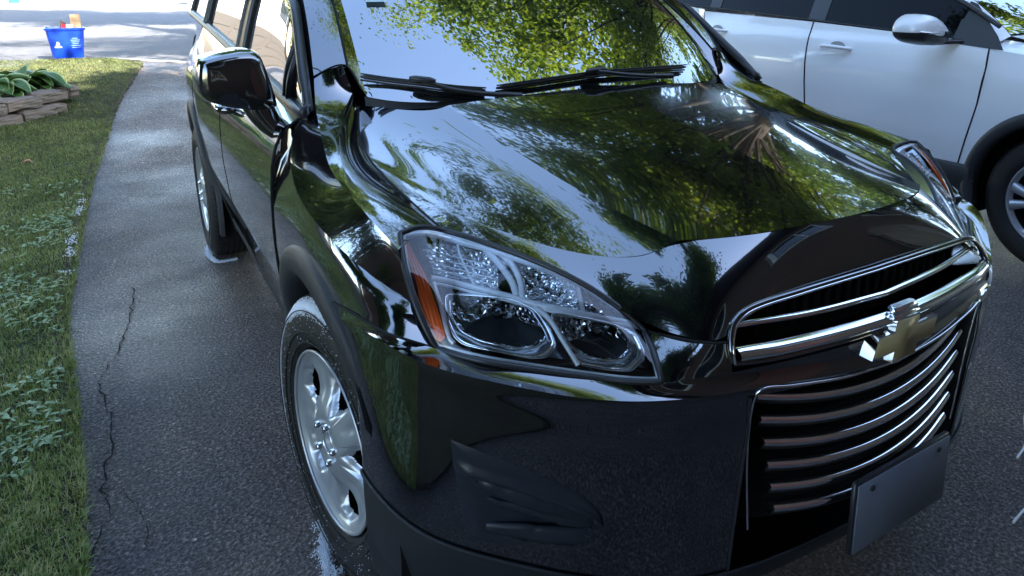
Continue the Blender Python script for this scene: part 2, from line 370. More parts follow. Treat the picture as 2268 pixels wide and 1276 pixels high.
f2 = [(-.806, .372, 1.046), (-.826, .345, 1.024), (-.850, .28, .992), (-.868, .20, .962), (-.877, .12, .932), (-.879, .04, .915), (-.878, -.05, .904), (-.875, -.14, .897), (-.868, -.22, .890), (-.857, -.30, .880), (-.835, -.38, .864), (-.80, -.447, .843)]
ARC_O = .462
def arc(c_y, ang, r=ARC_O, d=0):
    y = c_y+r*math.cos(R(ang)); z = .346+r*math.sin(R(ang)); return y, z
def arcpt(c_y, ang, r=ARC_O, d=0):
    y, z = arc(c_y, ang, r); return (-(max(HW(y, max(z, .43)), .0)+d), y, z)
angs = np.linspace(-12, 114, 24)
inner = np.array([arcpt(0, a) for a in angs])
outer_ctl = [side(.505, .25), side(.500, .40), side(.475, .52), side(.43, .62), side(.392, .74), side(.376, .85), side(.372, .93), side(.372, .98), (-.842, .372, 1.020), (-.806, .372, 1.046)]
top_ctl = f2[1:]
end_ctl = [(-.80, -.447, .843), (-.794, -.47, .81), LAMPOUT]
outer = np.vstack([lin(outer_ctl, 14)[:-1], lin(bspl(f2, 40), 20), lin(end_ctl, 4)[1:]])
innerR = lin(bspl(inner, 60), len(outer))
rowsF = []
for k in np.linspace(0, 1, 9):
    row = []
    for a, b in zip(innerR, outer):
        q = a*(1-k)+b*k; y, z = q[1], q[2]
        sx = -HW(y, z)
        bl = (1-k)*0+1*k
        ww = min(1, 2.2*(1-k))                       # follow the side surface except near the outer edge
        row.append((q[0]*(1-ww)+sx*ww if z < .985 and y > -.5 else q[0], y, z))
    rowsF.append(row)
rowsF[0] = innerR
rowsF = np.array(rowsF)
BS = [tuple(innerR[-1]), (-.880, -.27, .788), (-.874, -.36, .803), (-.858, -.450, .808), (-.83, -.492, .803), LAMPOUT]
endc = crom(BS, 9); dlt = endc-rowsF[:, -1]; nF = rowsF.shape[1]
for j in range(nF): rowsF[:, j] += dlt*(j/(nF-1))**5
BSEAM = crom(BS, 20)
def fender(s):
    mb = MB()
    mb.grid(fl(surf([F0, fm, f1], 64, 14), s)); mb.grid(fl(surf([f1, f1b, f2], 64, 14), s)); mb.grid(fl(rowsF, s))
    mb.tube(fl(BSEAM, s)*np.array([1.002, 1.0, 1]), .0022, 6, 1)
    mb.tube(fl(lin(outer_ctl, 30), s)*np.array([1.001, 1, 1]), .003, 6, 1)
    # inner wheel house
    G = []
    for a in np.linspace(-20, 200, 26):
        y, z = .44*math.cos(R(a)), .346+.44*math.sin(R(a)); G.append([(-.88 if abs(a-90) < 60 else -.85, y, z), (-.45, y, z)])
    mb.grid(fl(G, s), 2); mb.add(fl([(-.45, .44*math.cos(R(a)), .346+.44*math.sin(R(a))) for a in np.linspace(-20, 200, 26)], s), [tuple(range(26))], 2)
    return par(mb.build("front_fender", [PAINT, GAPM, BLACK]))
for s in (-1, 1): fender(s)
# ---- wheel arch cladding
def arch_trim(s, cy, a0, a1, name="wheel_arch_trim"):
    G = []
    for a in np.linspace(a0, a1, 50):
        row = []
        for r_, d in ((.468, -.006), (.462, .008), (.452, .014), (.43, .016), (.408, .014), (.395, .006), (.388, -.01), (.386, -.06)):
            y, z = arc(cy, a, r_); row.append((-(HW(y, max(z, .45))+d), y, z))
        G.append(row)
    mb = MB(); mb.grid(fl(G, s)); return par(mb.build(name, CLAD))
for s in (-1, 1):
    arch_trim(s, 0, -14, 196); arch_trim(s, 2.555, -16, 196)
# ---- bumper
L0 = BS[:5]+[(-.785, -.498, .775), (-.725, -.577, .767), (-.65, -.629, .753), (-.57, -.688, .742), (-.495, -.758, .746), (-.44, -.79, .752), (-.387, -.812, .757), (-.2, -.85, .755), (0, -.862, .752)]
plan = [(-.882, -.20), (-.880, -.27), (-.876, -.36), (-.866, -.44), (-.846, -.505), (-.812, -.560), (-.752, -.612), (-.685, -.660), (-.62, -.705), (-.545, -.750), (-.46, -.797), (-.38, -.828), (-.2, -.857), (0, -.868)]
def lev(z, dy, dx=0, zc=None):
    out = []
    for i, (x, y) in enumerate(plan):
        if i == 0:
            a = 180-math.degrees(math.asin(min(1, (z-.346)/ARC_O))) if z > .346-ARC_O else 180
            yy = ARC_O*math.cos(R(a)); out.append((-(HW(yy, max(z, .43))), yy-.0, z))
        else:
            k = min(1, i/3); out.append((x+dx*k, y+dy*k, z if zc is None else zc[i]))
    return out
zl = [.735, .768, .782, .790, .788, .776, .762, .745, .731, .722, .724, .728, .712, .700]
L1 = lev(.742, 0, 0, zl); L1[0] = (-.883, -.215, .740)
L1b = [(x, y-.002, z-.012) for x, y, z in L1]
L2 = [(x, y+.004*min(1, i/3), z-.035) for i, (x, y, z) in enumerate(L1)]
L3 = lev(.60, .006); L4 = lev(.50, .016); L5 = lev(.40, .05)
zc = [.46, .46, .455, .45, .44, .425, .405, .385, .365, .35, .34, .335, .33, .33]
L5 = [(p[0], p[1], z) for p, z in zip(lev(.44, .030), zc)]
L6 = [(p[0]*(.99 if i > 1 else 1.004), p[1]+.0, .24) for i, p in enumerate(lev(.28, .055))]; L7 = [(p[0]*(.95 if i > 1 else 1.0), p[1]+(.05 if i > 1 else 0), .19) for i, p in enumerate(lev(.22, .09))]
def body_b(rows, n0, n1, nu=90, nv=20):
    A = surf(rows, nu, nv); return A[:, n0:n1]
mb = MB()
NU = 240
ledge = surf([L0, [(a[0]*.5+b[0]*.5, a[1]*.5+b[1]*.5+.006, a[2]*.5+b[2]*.5-.006) for a, b in zip(L0, L1)], L1], NU, 6)
face = surf([L1, L1b, L2, [(a[0]*.5+b[0]*.5, a[1]*.5+b[1]*.5-.006, a[2]*.5+b[2]*.5) for a, b in zip(L2, L3)], L3, L4, L5], NU, 90)
cut = int(np.argmin(np.abs(face[20, :, 0]+.352)))                                   # lower grille opening begins here
mb.grid(ledge, mirror=True)
I0 = int(np.argmin(np.abs(face[:30, -1, 2]-.688)))
FOGP = [(-.790, .640), (-.730, .608), (-.670, .572), (-.622, .538), (-.598, .508), (-.590, .474), (-.62, .436), (-.665, .438), (-.728, .442), (-.766, .446)]
def inpoly(x, z, P):
    c = False
    for (x1, z1), (x2, z2) in zip(P, P[1:]+P[:1]):
        if (z1 > z) != (z2 > z) and x < (x2-x1)*(z-z1)/(z2-z1)+x1: c = not c
    return c
mb.grid(face[:I0+1], mirror=True)
FR_ = face[I0:, :cut]; a_, b_ = FR_.shape[:2]; FF = []
for i in range(a_-1):
    for j in range(b_-1):
        q = (FR_[i, j]+FR_[i+1, j+1])/2
        if not inpoly(q[0], q[2], FOGP): FF.append((i*b_+j, i*b_+j+1, (i+1)*b_+j+1, (i+1)*b_+j))
mb.add(FR_.reshape(-1, 3), FF); mb.add(FR_.reshape(-1, 3)*np.array([-1, 1, 1]), FF)
# panel between lamp and grille
PF = surf([[(-.468, -.672, .798), (-.44, -.755, .807), (-.41, -.785, .806), (-.386, -.797, .806)], [(-.480, -.72, .775), (-.445, -.772, .78), (-.415, -.798, .78), (-.388, -.81, .78)], [(-.495, -.758, .746), (-.46, -.78, .750), (-.42, -.80, .755), (-.387, -.812, .757)]], 12, 8)
mb.grid(PF, mirror=True)
# recess walls of the lower grille
edge = face[I0:, cut-1]; mb.grid(np.array([edge, edge+np.array([.02, .10, 0])]), 1, mirror=True)
top = face[I0, cut-1:]; mb.grid(np.array([top, top+np.array([0, .10, -.01])]), 1, mirror=True)
mb.tube(edge, .004, 6, 0, mirror=True)
par(mb.build("front_bumper", [PAINT, TRIM]))
FACE = face
mb = MB(); clad = surf([L5, [(x*1.004, y-.004, z-.01) for x, y, z in L5], L6, L7], NU, 14); mb.grid(clad, mirror=True); mb.grid(clad[:, :24]*np.array([.985, 1, 1])+np.array([0, .012, 0]), mirror=True)
G = []
for z in np.linspace(.17, .50, 12):
    y0_ = -math.sqrt(.455**2-min(.17, abs(z-.346))**2); xx_ = -.838+.05*max(0, (.42-z)/.25); G.append([(xx_, y0_+.03, z), (xx_+.002, y0_, z), (xx_+.006, y0_-.03, z)])
mb.grid(np.array(G), mirror=True)
lipc = clad[0]*np.array([1.003, 1.004, 1]); mb.tube(lipc, .0035, 6, 0, mirror=True)
G = clad[-1]; mb.grid(np.array([G, G*np.array([.9, 1, 1])+np.array([0, .25, 0])]), 0, mirror=True)
par(mb.build("lower_bumper_cladding", CLAD))
# ---- fog lamp blank panels
def facept(u, v):
    a, b = FACE.shape[:2]; i = v*(a-1); j = u*(b-1); i0, j0 = min(int(i), a-2), min(int(j), b-2); p, q = i-i0, j-j0
    return FACE[i0, j0]*(1-p)*(1-q)+FACE[i0+1, j0]*p*(1-q)+FACE[i0, j0+1]*(1-p)*q+FACE[i0+1, j0+1]*p*q
def fogpanel(s):
    T = crom([(-.7988, -.5675, .6516), (-.7339, -.6205, .6192), (-.6712, -.662, .583), (-.6189, -.6935, .5478), (-.5896, -.7084, .5137), (-.575, -.7125, .478)], 44)
    B = crom([(-.7734, -.5661, .4336), (-.7296, -.6019, .43), (-.6654, -.6488, .4258), (-.6129, -.6845, .4227), (-.5857, -.7035, .4401), (-.575, -.7125, .468)], 44)
    n = 40; G = []; FD = FACE.reshape(-1, 3)
    for v in np.linspace(0, 1, n):
        row = []
        for i in range(44):
            u = i/43; q = T[i]*(1-v)+B[i]*v
            nrm = np.array([-.78+.36*u, -.62-.28*u, -.06]); nrm /= np.linalg.norm(nrm)
            off = float((FD[np.argmin(((FD-q)**2).sum(1))]-q)@nrm)
            edge = min(1, 9*v, 9*(1-v), 9*u+.0, 12*(1-u))
            h = off+.0075*edge**.6-.002
            # recess sweeping inboard, with three fins
            rec = max(0, u-.12)/.88*np.clip((v-.30)/.12, 0, 1)*np.clip((.97-v)/.10, 0, 1)*np.clip((1-u)/.10, 0, 1)
            h -= .045*rec
            for vc, wd, a in ((.47, .022, .0), (.64, .014, .0)):
                h += a*math.exp(-((v-vc-.06*u)/wd)**2)*max(0, u-.10)*np.clip((1-u)/.14, 0, 1)*1.3
            h += .008*math.exp(-((v-.24)/.05)**2)*edge
            row.append(q+nrm*h)
        G.append(row)
    mb = MB(); mb.grid(fl(np.array(G), s)); G = np.array(G)
    for v0, v1, rr_, u0 in ((.30, .50, .0075, 6), (.50, .66, .0050, 8), (.80, .86, .0085, 7)):
        P = [G[int((v0+(v1-v0)*u)*(n-1)), int(u0+(40-u0)*u)]+np.array([-.012, -.020, .004])*math.sin(math.pi*u*.5)*.9 for u in np.linspace(0, 1, 24)]
        mb.tube(fl(P, s), [rr_*(.15+.85*math.sin(math.pi*min(1, .12+.62*u))) for u in np.linspace(0, 1, 24)], 10, 0, flat=2.2)
    return par(mb.build("fog_lamp_panel", mat("fog_panel_plastic", (.022, .026, .034), .28, bump=.12, bscale=900)))
for s in (-1, 1): fogpanel(s)

# ---- side body, doors
def side_grid(y0f, y1f, z0, z1, ny, nz, d=0, zs=None):
    G = []
    for z in (zs if zs is not None else np.linspace(z0, z1, nz)):
        a, b = y0f(z), y1f(z); G.append([side(y, z, d) for y in np.linspace(a, b, ny)])
    return np.array(G)
ZB = np.r_[np.linspace(.25, .97, 22), 1.0, 1.02]
beltz = lambda y: interp(y, [.3, .6, 1.2, 2.2, 2.9, 3.4], [1.042, 1.062, 1.10, 1.165, 1.205, 1.22])
def seam1(z): return interp(z, [.25, .40, .52, .62, .74, .85, .93, 1.05], [.505, .50, .475, .43, .392, .376, .372, .37])
def seam2(z): return 1.37
def seam3(z): return interp(z, [.25, .5, .7, .80, 1.1], [2.06, 2.08, 2.20, 2.38, 2.46])
def doorpanel(a, b, s, name):
    G = []
    for z in ZB:
        G.append([side(y, z) for y in np.linspace(a(z)+.004, b(z)-.004, 24)])
    G = np.array(G); T = []
    for (x, y, z) in G[-1]: 
        T.append([(x, y, z), (-.838, y, 1.02+.35*(beltz(y)-1.02)), (-.815, y, 1.02+.75*(beltz(y)-1.02)), (-.800, y, beltz(y)-.004)])
    T = np.array(T).transpose(1, 0, 2)
    mb = MB(); mb.grid(fl(np.vstack([G, T[1:]]), s))
    for f in (a, b):
        P = np.array([side(f(z), z, -.002) for z in ZB]); mb.tube(fl(P, s), .0035, 6, 1)
    # character crease low on the door
    o = par(mb.build(name, [PAINT, GAPM]))
    return o
def handle(o, s, y, z):
    mb = MB(); x = -(HW(y, z)+.03)
    P = crom([(-(HW(y, z)-.005), y-.10, z), (x, y-.08, z), (x-.006, y, z+.002), (x, y+.08, z), (-(HW(y, z)-.005), y+.10, z)], 16)
    mb.tube(fl(P, s), [.010]+[.014]*14+[.010], 8, 0); h = mb.build("door_handle", PAINT); h.parent = o; return h
for s in (-1, 1):
    d1 = doorpanel(seam1, seam2, s, "front_door"); d2 = doorpanel(seam2, seam3, s, "rear_door")
    handle(d1, s, 1.18, .97); handle(d2, s, 2.08, 1.0)
    # rear quarter
    mb = MB()
    inn = np.array([arcpt(2.555, a) for a in np.linspace(196, -16, 40)])
    out_ = np.vstack([lin([side(2.06, .25), side(2.08, .5), side(2.2, .7), side(2.38, .8), side(2.46, .93), side(2.46, 1.0), (-.80, 2.46, beltz(2.46))], 14)[:-1],
                      lin([(-.80, 2.46, beltz(2.46)), (-.79, 2.9, beltz(2.9)), (-.72, 3.36, 1.2), (-.73, 3.37, 1.0), side(3.38, .8), side(3.4, .6), side(3.38, .35)], 27)])
    rows = []
    for k in np.linspace(0, 1, 12):
        row = []
        for a, b in zip(inn, out_):
            q = a*(1-k)+b*k; sx = -HW(q[1], q[2]); ww = min(1, 2.*(1-k)) if q[2] < 1.02 else min(.6, 2*(1-k))
            row.append((q[0]*(1-ww)+sx*ww, q[1], q[2]))
        rows.append(row)
    mb.grid(fl(rows, s))
    G = []
    for a in np.linspace(-20, 200, 26):
        y, z = 2.555+.44*math.cos(R(a)), .346+.44*math.sin(R(a)); G.append([(-.86, y, z), (-.45, y, z)])
    mb.grid(fl(G, s), 1); mb.add(fl([(-.45, 2.555+.44*math.cos(R(a)), .346+.44*math.sin(R(a))) for a in np.linspace(-20, 200, 26)], s), [tuple(range(26))], 1)
    par(mb.build("rear_quarter_panel", [PAINT, BLACK]))
    # rocker
    mb = MB(); G = []
    for y in np.linspace(.44, 2.10, 20):
        G.append([(-.806, y, .335), (-.803, y, .30), (-.793, y, .262), (-.775, y, .245), (-.60, y, .235)])
    mb.grid(fl(np.array(G), s)); par(mb.build("rocker_panel", CLAD))
    # tail lamp
    mb = MB(); G = surf([[(-.815, 3.12, 1.08), (-.79, 3.25, 1.10), (-.72, 3.37, 1.12)], [(-.862, 3.02, .95), (-.83, 3.24, .96), (-.73, 3.395, .97)], [(-.868, 3.10, .84), (-.835, 3.27, .84), (-.73, 3.41, .84)]], 10, 10)
    mb.grid(fl(G*np.array([.965, .995, 1]), s)); par(mb.build("tail_lamp", RED))
# rear face, underbody
mb = MB(); G = surf([[(-.72, 3.36, 1.2), (0, 3.45, 1.21), (.72, 3.36, 1.2)], [(-.74, 3.40, .95), (0, 3.48, .95), (.74, 3.40, .95)], [(-.76, 3.42, .6), (0, 3.52, .6), (.76, 3.42, .6)], [(-.70, 3.36, .3), (0, 3.46, .3), (.70, 3.36, .3)]], 20, 14)
mb.grid(G); par(mb.build("tailgate", PAINT))
mb = MB(); mb.box((0, 1.35, .27), (1.2, 3.9, .06)); mb.box((0, -.2, .45), (.86, .8, .35)); par(mb.build("underbody", BLACK))
# ---- greenhouse
WS = [
    [(0, .185, 1.088), (-.22, .195, 1.086), (-.43, .232, 1.080), (-.57, .30, 1.075), (-.632, .375, 1.090)],
    [(0, .36, 1.212), (-.215, .368, 1.211), (-.42, .398, 1.209), (-.56, .445, 1.206), (-.622, .495, 1.208)],
    [(0, .56, 1.350), (-.21, .567, 1.350), (-.405, .59, 1.348), (-.54, .622, 1.344), (-.602, .655, 1.343)],
    [(0, .95, 1.585), (-.19, .957, 1.583), (-.37, .98, 1.575), (-.50, 1.03, 1.562), (-.56, 1.08, 1.545)]]
mb = MB(); WSG = surf(WS, 40, 40); mb.grid(WSG, mirror=True)
wsh = par(mb.build("windshield", GLASS))
# black pillar: between windshield edge and side glass
PA = [(-.632, .375, 1.090), (-.622, .495, 1.208), (-.602, .655, 1.343), (-.56, 1.08, 1.545)]
PB = [(-.660, .436, 1.163), (-.648, .53, 1.240), (-.622, .68, 1.348), (-.575, 1.09, 1.555)]
PC = [(-.690, .445, 1.166), (-.682, .54, 1.248), (-.658, .67, 1.352), (-.605, 1.10, 1.555)]
PD = [(-.745, .452, 1.138), (-.732, .53, 1.218), (-.706, .63, 1.325), (-.655, 1.10, 1.53)]
for s in (-1, 1):
    mb = MB(); mb.grid(fl(surf([PA, PB], 30, 3), s), 0); mb.grid(fl(surf([PB, PC, PD], 30, 10), s), 0)
    mb.grid(fl(surf([PD, [(x-.01, y+.02, z-.04) for x, y, z in PD]], 30, 3), s), 2)
    mb.tube(fl(crom([(-.640, .39, 1.110), (-.660, .437, 1.166), (-.690, .446, 1.168), (-.748, .453, 1.140)], 14), s), .0025, 6, 2)
    mb.tube(fl(bspl(PB, 30), s)+np.array([0, 0, .002]), .003, 6, 2)
    par(mb.build("windshield_pillar", [PAINT, TRIM, GAPM]))
# roof
roofz = lambda y: interp(y, [.95, 1.3, 1.8, 2.5, 3.0, 3.3], [1.585, 1.635, 1.665, 1.655, 1.61, 1.55])
G = []
for y in np.linspace(0, 1, 30):
    row = []
    for t in np.linspace(0, 1, 14):
        yf = .95+.13*t**2; yy = yf+(3.3-yf)*y
        wd = interp(yy, [1.0, 1.5, 2.5, 3.3], [.565, .615, .61, .55]); row.append((-wd*t, yy, roofz(yy-.13*t**2*(1-y))-.03*t**2-.010*t**8))
    G.append(row)
mb = MB(); mb.grid(np.array(G), mirror=True); ROOFE = np.array(G)[:, -1]
# side drip rail to glass
for s in (-1, 1):
    e = fl(ROOFE, s); e2 = e+np.array([.045*s, 0, -.045]); mb.grid(np.array([e, e+np.array([.028*s, 0, -.012]), e2]))
    RR = np.array([(x+.02*s, y, z+.045*min(1, 6*t, 6*(1-t))) for (x, y, z), t in zip(e[3:-3], np.linspace(0, 1, len(e)-6))]); mb.tube(RR, .014, 8, 1)
par(mb.build("roof", [PAINT, TRIM]))
# side glass: follows belt below and roof rail above
def glasspt(y, t):
    zb = beltz(y)+.012; zt = roofz(y)-.115 if y > 1.15 else interp(y, [.30, .50, .68, 1.15], [beltz(.3)+.012, 1.185, 1.31, 1.485])
    xb = -.795; xt = interp(zt, [1.05, 1.2, 1.33, 1.5, 1.55], [-.795, -.755, -.722, -.668, -.655])
    return (xb+(xt-xb)*t-.01*math.sin(math.pi*t), y, zb+(zt-zb)*t)
for s in (-1, 1):
    for nm, ya, yb in (("quarter_window", .335, .53), ("side_window", .58, 1.30), ("side_window", 1.43, 2.30), ("rear_quarter_window", 2.38, 2.95)):
        G = []
        for t in np.linspace(.02, .985, 12):
            G.append([glasspt(y, t) for y in np.linspace(ya, yb, 20)])
        mb = MB(); mb.grid(fl(np.array(G)+np.array([.004, 0, 0]), s), 0)
        rim = np.vstack([G[0], [g[-1] for g in G][1:-1], G[-1][::-1], [g[0] for g in G][::-1][1:-1], G[0][:1]])
        mb.tube(fl(rim, s), .012, 8, 1, cap=False, flat=.8)
        par(mb.build(nm, [GLASS, TRIM]))
    mb = MB()
    G = [[glasspt(y, t) for y in np.linspace(1.29, 1.44, 4)] for t in np.linspace(0, 1, 8)]; mb.grid(fl(np.array(G)+np.array([-.004, 0, 0]), s), 0)
    G = [[glasspt(y, t) for y in np.linspace(.53, .585, 3)] for t in np.linspace(0, 1, 8)]; mb.grid(fl(np.array(G)+np.array([-.004, 0, 0]), s), 0)
    G = [[glasspt(y, t) for y in np.linspace(2.29, 2.39, 3)] for t in np.linspace(0, 1, 8)]; mb.grid(fl(np.array(G)+np.array([-.004, 0, 0]), s), 1)
    G = [[glasspt(y, t) for y in np.linspace(2.94, 3.30, 6)] for t in np.linspace(0, 1, 8)]; mb.grid(fl(np.array(G), s), 1)
    P = np.array([glasspt(y, 0) for y in np.linspace(.31, 2.97, 50)])+np.array([-.004, 0, -.004]); mb.tube(fl(P, s), [.002, .009]+[.013]*48, 8, 0)
    P = np.array([glasspt(y, 1) for y in np.linspace(.31, 2.97, 50)])+np.array([-.004, 0, .004]); mb.tube(fl(P, s), [.002, .008]+[.014]*48, 8, 0)
    par(mb.build("window_frame", [TRIM, PAINT]))
mb = MB(); G = surf([[(-.56, 3.29, 1.50), (0, 3.33, 1.53), (.56, 3.29, 1.50)], [(-.70, 3.37, 1.2), (0, 3.45, 1.21), (.70, 3.37, 1.2)]], 16, 8); mb.grid(G); par(mb.build("rear_window", GLASS))
# cowl plastic at the base of the windshield
mb = MB(); a = bspl([(0, .170, 1.076), (-.3, .182, 1.074), (-.52, .25, 1.060), (-.635, .375, 1.055)], 20); b = bspl([(0, .190, 1.092), (-.25, .20, 1.089), (-.50, .262, 1.079), (-.634, .385, 1.093)], 20)
mb.grid(np.array([a, b-np.array([0, 0, .004])]), mirror=True); 
par(mb.build("cowl_panel", CLAD))
# ---- headlamps
HT = [(-.790, -.350, .943), (-.752, -.345, .947), (-.702, -.333, .928), (-.65, -.42, .918), (-.588, -.52, .897), (-.535, -.586, .866), (-.49, -.64, .826), (-.468, -.672, .798)]
HB = [(-.785, -.498, .777), (-.757, -.54, .773), (-.725, -.577, .769), (-.65, -.629, .755), (-.57, -.688, .744), (-.535, -.722, .744), (-.495, -.758, .748)]
def lens_grid(n=40, m=20):
    a = lin(HT, n); b = lin(HB, n); a = lin(crom(HT, 200), n); b = lin(crom(HB, 200), n); out = []
    for k in np.linspace(0, 1, m):
        q = a*(1-k)+b*k; bul = .015*np.sin(np.pi*k)**.8; s = np.linspace(0, 1, n)[:, None]
        D = np.array([[-.72, -.45, .25]])*(1-s)**2+np.array([[-.35, -.80, .35]])*(1-(1-s)**2)
        out.append(q+D*bul*(.6+.4*np.sin(np.pi*np.clip(s, 0, 1))+.9*(1-s)**6))
    return np.array(out)
LG = lens_grid(); DIN = np.array([.50, .78, -.22]); DIN /= np.linalg.norm(DIN)
def Lp(s, t, d=0):
    m, n = LG.shape[:2]; i = min(max(t, 0), 1)*(m-1); j = min(max(s, 0), 1)*(n-1); i0, j0 = min(int(i), m-2), min(int(j), n-2); p, q = i-i0, j-j0
    return LG[i0, j0]*(1-p)*(1-q)+LG[i0+1, j0]*p*(1-q)+LG[i0, j0+1]*(1-p)*q+LG[i0+1, j0+1]*p*q+DIN*d
AMB = [(0.003, 0.073), (0.024, 0.104), (0.046, 0.263), (0.068, 0.41), (0.076, 0.571), (0.081, 0.727), (0.075, 0.87), (0.065, 0.90), (0.03, 0.94), (0.012, 0.93), (0.015, 0.72), (0.025, 0.436), (0.015, 0.204)]
DIV = [(0.08, 0.429), (0.229, 0.44), (0.398, 0.436), (0.519, 0.438), (0.705, 0.378), (0.84, 0.276), (0.953, 0.109)]
TOPL = [(0.0, 0.03), (0.05, 0.055), (0.248, 0.075), (0.35, 0.065), (0.498, 0.06), (0.645, 0.05), (0.742, 0.045), (0.85, 0.04), (0.931, 0.04), (0.985, 0.06)]
BO = [(0.138, 0.603), (0.195, 0.508), (0.315, 0.477), (0.413, 0.464), (0.492, 0.513), (0.528, 0.669), (0.536, 0.746), (0.469, 0.853), (0.371, 0.887), (0.225, 0.876), (0.148, 0.835), (0.125, 0.726)]
BI = [(0.588, 0.509), (0.667, 0.465), (0.799, 0.397), (0.876, 0.345), (0.892, 0.471), (0.89, 0.645), (0.844, 0.791), (0.768, 0.835), (0.681, 0.837), (0.622, 0.762), (0.589, 0.636)]
BZO = [(0.135, 0.549), (.112, .70), (0.116, 0.873), (0.15, 0.918), (0.303, 0.917), (0.448, 0.926), (0.519, 0.89), (0.57, 0.775), (0.559, 0.63), (0.509, 0.481), (0.423, 0.451)]
BZI = [(0.579, 0.477), (.583, .60), (0.605, 0.745), (0.656, 0.911), (0.796, 0.911), (0.878, 0.887), (0.943, 0.689), (0.954, 0.524), (0.937, 0.30), (0.878, 0.31), (.80, .36), (.68, .43)]
def loop(P, n): 
    P = list(P)+[P[0]]; return lin(P, n+1)[:-1]
def smooth_loop(P, n):
    Q = np.array(P); Q = np.vstack([Q[-2:], Q, Q[:3]]); c = crom(Q, 400); k0 = 400*2//(len(Q)-1)
    L = loop(P, 160); K = np.array([.25, .5, .25])
    for _ in range(6): L = (np.roll(L, 1, 0)+2*L+np.roll(L, -1, 0))/4
    return L[::max(1, 160//n)][:n]
PLAS = mat("lamp_bezel", (.88, .91, .96), .12, metal=.95)
CLEARP = mat("clear_light_guide", (.97, .99, 1.), .16, metal=.0, coat=1)
BULB = mat("bulb_cap", (.20, .21, .22), .15, metal=1)
def headlamp(s):
    mb = MB(); mb.grid(fl(LG[::-1] if s < 0 else LG, s))
    root = par(mb.build("headlight", LENS))
    def sub(mb, name, m):
        o = mb.build(name, m); o.parent = root; return o
    # outer black gasket around the lens
    rim = np.vstack([LG[0], LG[1:, -1], LG[-1, ::-1][1:], LG[::-1, 0][1:]])
    mb = MB(); mb.tube(fl(rim, s), .0055, 8, 0, cap=False); sub(mb, "gasket", TRIM)
    mb = MB(); rim2 = np.array([Lp(a, b, .006) for a, b in lin([(.012, .035), (.3, .04), (.6, .035), (.9, .04), (.985, .06), (.99, .5), (.985, .965), (.6, .97), (.02, .97), (.006, .5), (.012, .035)], 90)])
    mb.tube(fl(rim2, s), .0028, 6, 0, cap=False); sub(mb, "inner_frame", CLEARP)
    # housing bucket
    mb = MB(); ins = np.array([[Lp(.015+.97*i/39, .02+.96*j/19, .075+.03*math.sin(math.pi*j/19)) for i in range(40)] for j in range(20)]); mb.grid(fl(ins, s))
    wall = np.vstack([LG[0], LG[1:, -1], LG[-1, ::-1][1:], LG[::-1, 0][1:]]); wall2 = wall+DIN*.085
    mb.grid(fl(np.array([wall+DIN*.004, wall2]), s)); sub(mb, "lamp_housing", SMOKE)
    # bezel plate with two openings: ring strips round each bowl
    for nm, bz, bw, dd in (("low_beam_reflector", BZO, BO, .018), ("high_beam_reflector", BZI, BI, .018)):
        n = 80; A = smooth_loop(bz, n); B = smooth_loop(bw, n)
        k = int(np.argmin(np.linalg.norm(B-A[0], axis=1))); B = np.roll(B, -k, 0)
        if np.linalg.norm(B[10]-A[10]) > np.linalg.norm(B[-10]-A[10]): B = np.roll(B[::-1], 1, 0)
        RA = np.array([Lp(a, b, .009) for a, b in A]); RB = np.array([Lp(a, b, dd+.006) for a, b in B]); RM = (RA+RB)/2+DIN*-.004
        mb = MB(); mb.grid(fl(np.array([RA+DIN*.03, RA, RM, RB]), s), 0, closed=True); mb.tube(fl(np.vstack([RA, RA[:1]]), s), .0016, 6, 1, cap=False); mb.tube(fl(np.vstack([RB, RB[:1]]), s), .0014, 6, 1, cap=False)
        sub(mb, "lamp_bezel", [PLAS, CHROME])
        c = np.array([Lp(a, b, .085) for a, b in B]).mean(0); up_ = np.array([0, 0, .012]); c = c+up_
        rings = []
        for q in np.linspace(0, 1, 12):
            w_ = 1-q; rings.append(RB*w_+c*(1-w_)+DIN*(.045*math.sin(q*math.pi/2)*(1-q)))
        mb = MB(); mb.grid(fl(np.array(rings), s), 0, closed=True); sub(mb, nm, REFLECT)
        # bulb with its cap, and a dark step painted as the shield's reflection
        mb = MB(); tip = c-DIN*.055; mb.tube(fl([c, c-DIN*.03, c-DIN*.05, tip], s), [.013, .013, .012, .004], 12, 0)
        lo = np.array([Lp(a, b, dd+.012) for a, b in B]); lo = lo[np.argsort(lo[:, 2])[:34]]; lo = lo[np.argsort(lo[:, 0])]
        mid_ = (lo+c*1.0)/2+DIN*.0-np.array([0, 0, .006]); mb.grid(fl(np.array([lo+np.array([0, 0, .002]), mid_, lo*.25+c*.75-np.array([0, 0, .004])]), s), 1)
        sub(mb, "bulb_shield", [BULB, mat("dark_shield_reflection", (.06, .065, .07), .25, metal=.6)] if s < 0 else [BULB, SMOKE])
    # upper strip: faceted reflector cells with clear cover bars
    cells = [((.085, .15), (.24, .13), (.395, .12), (.10, .395), (.235, .41), (.375, .415)), ((.49, .12), (.60, .10), (.705, .09), (.475, .415), (.59, .40), (.705, .36)), ((.73, .09), (.82, .08), (.91, .09), (.73, .345), (.82, .28), (.93, .15))]
    mb = MB()
    for cell in cells:
        t_, b_ = np.array(cell[:3]), np.array(cell[3:]); G = []
        for v in np.linspace(0, 1, 12):
            ln = crom(t_*(1-v)+b_*v, 16); G.append([Lp(a, b, .012+.040*math.sin(math.pi*min(1, max(0, i/15)))*math.sin(math.pi*(.15+.85*v))) for i, (a, b) in enumerate(ln)])
        mb.grid(fl(np.array(G), s))
    sub(mb, "signal_reflector", REFLECT)
    mb = MB()
    def bar(pts, r, d, n=30): mb.tube(fl([Lp(a, b, d) for a, b in crom(pts, n)], s), r, 8, 0)
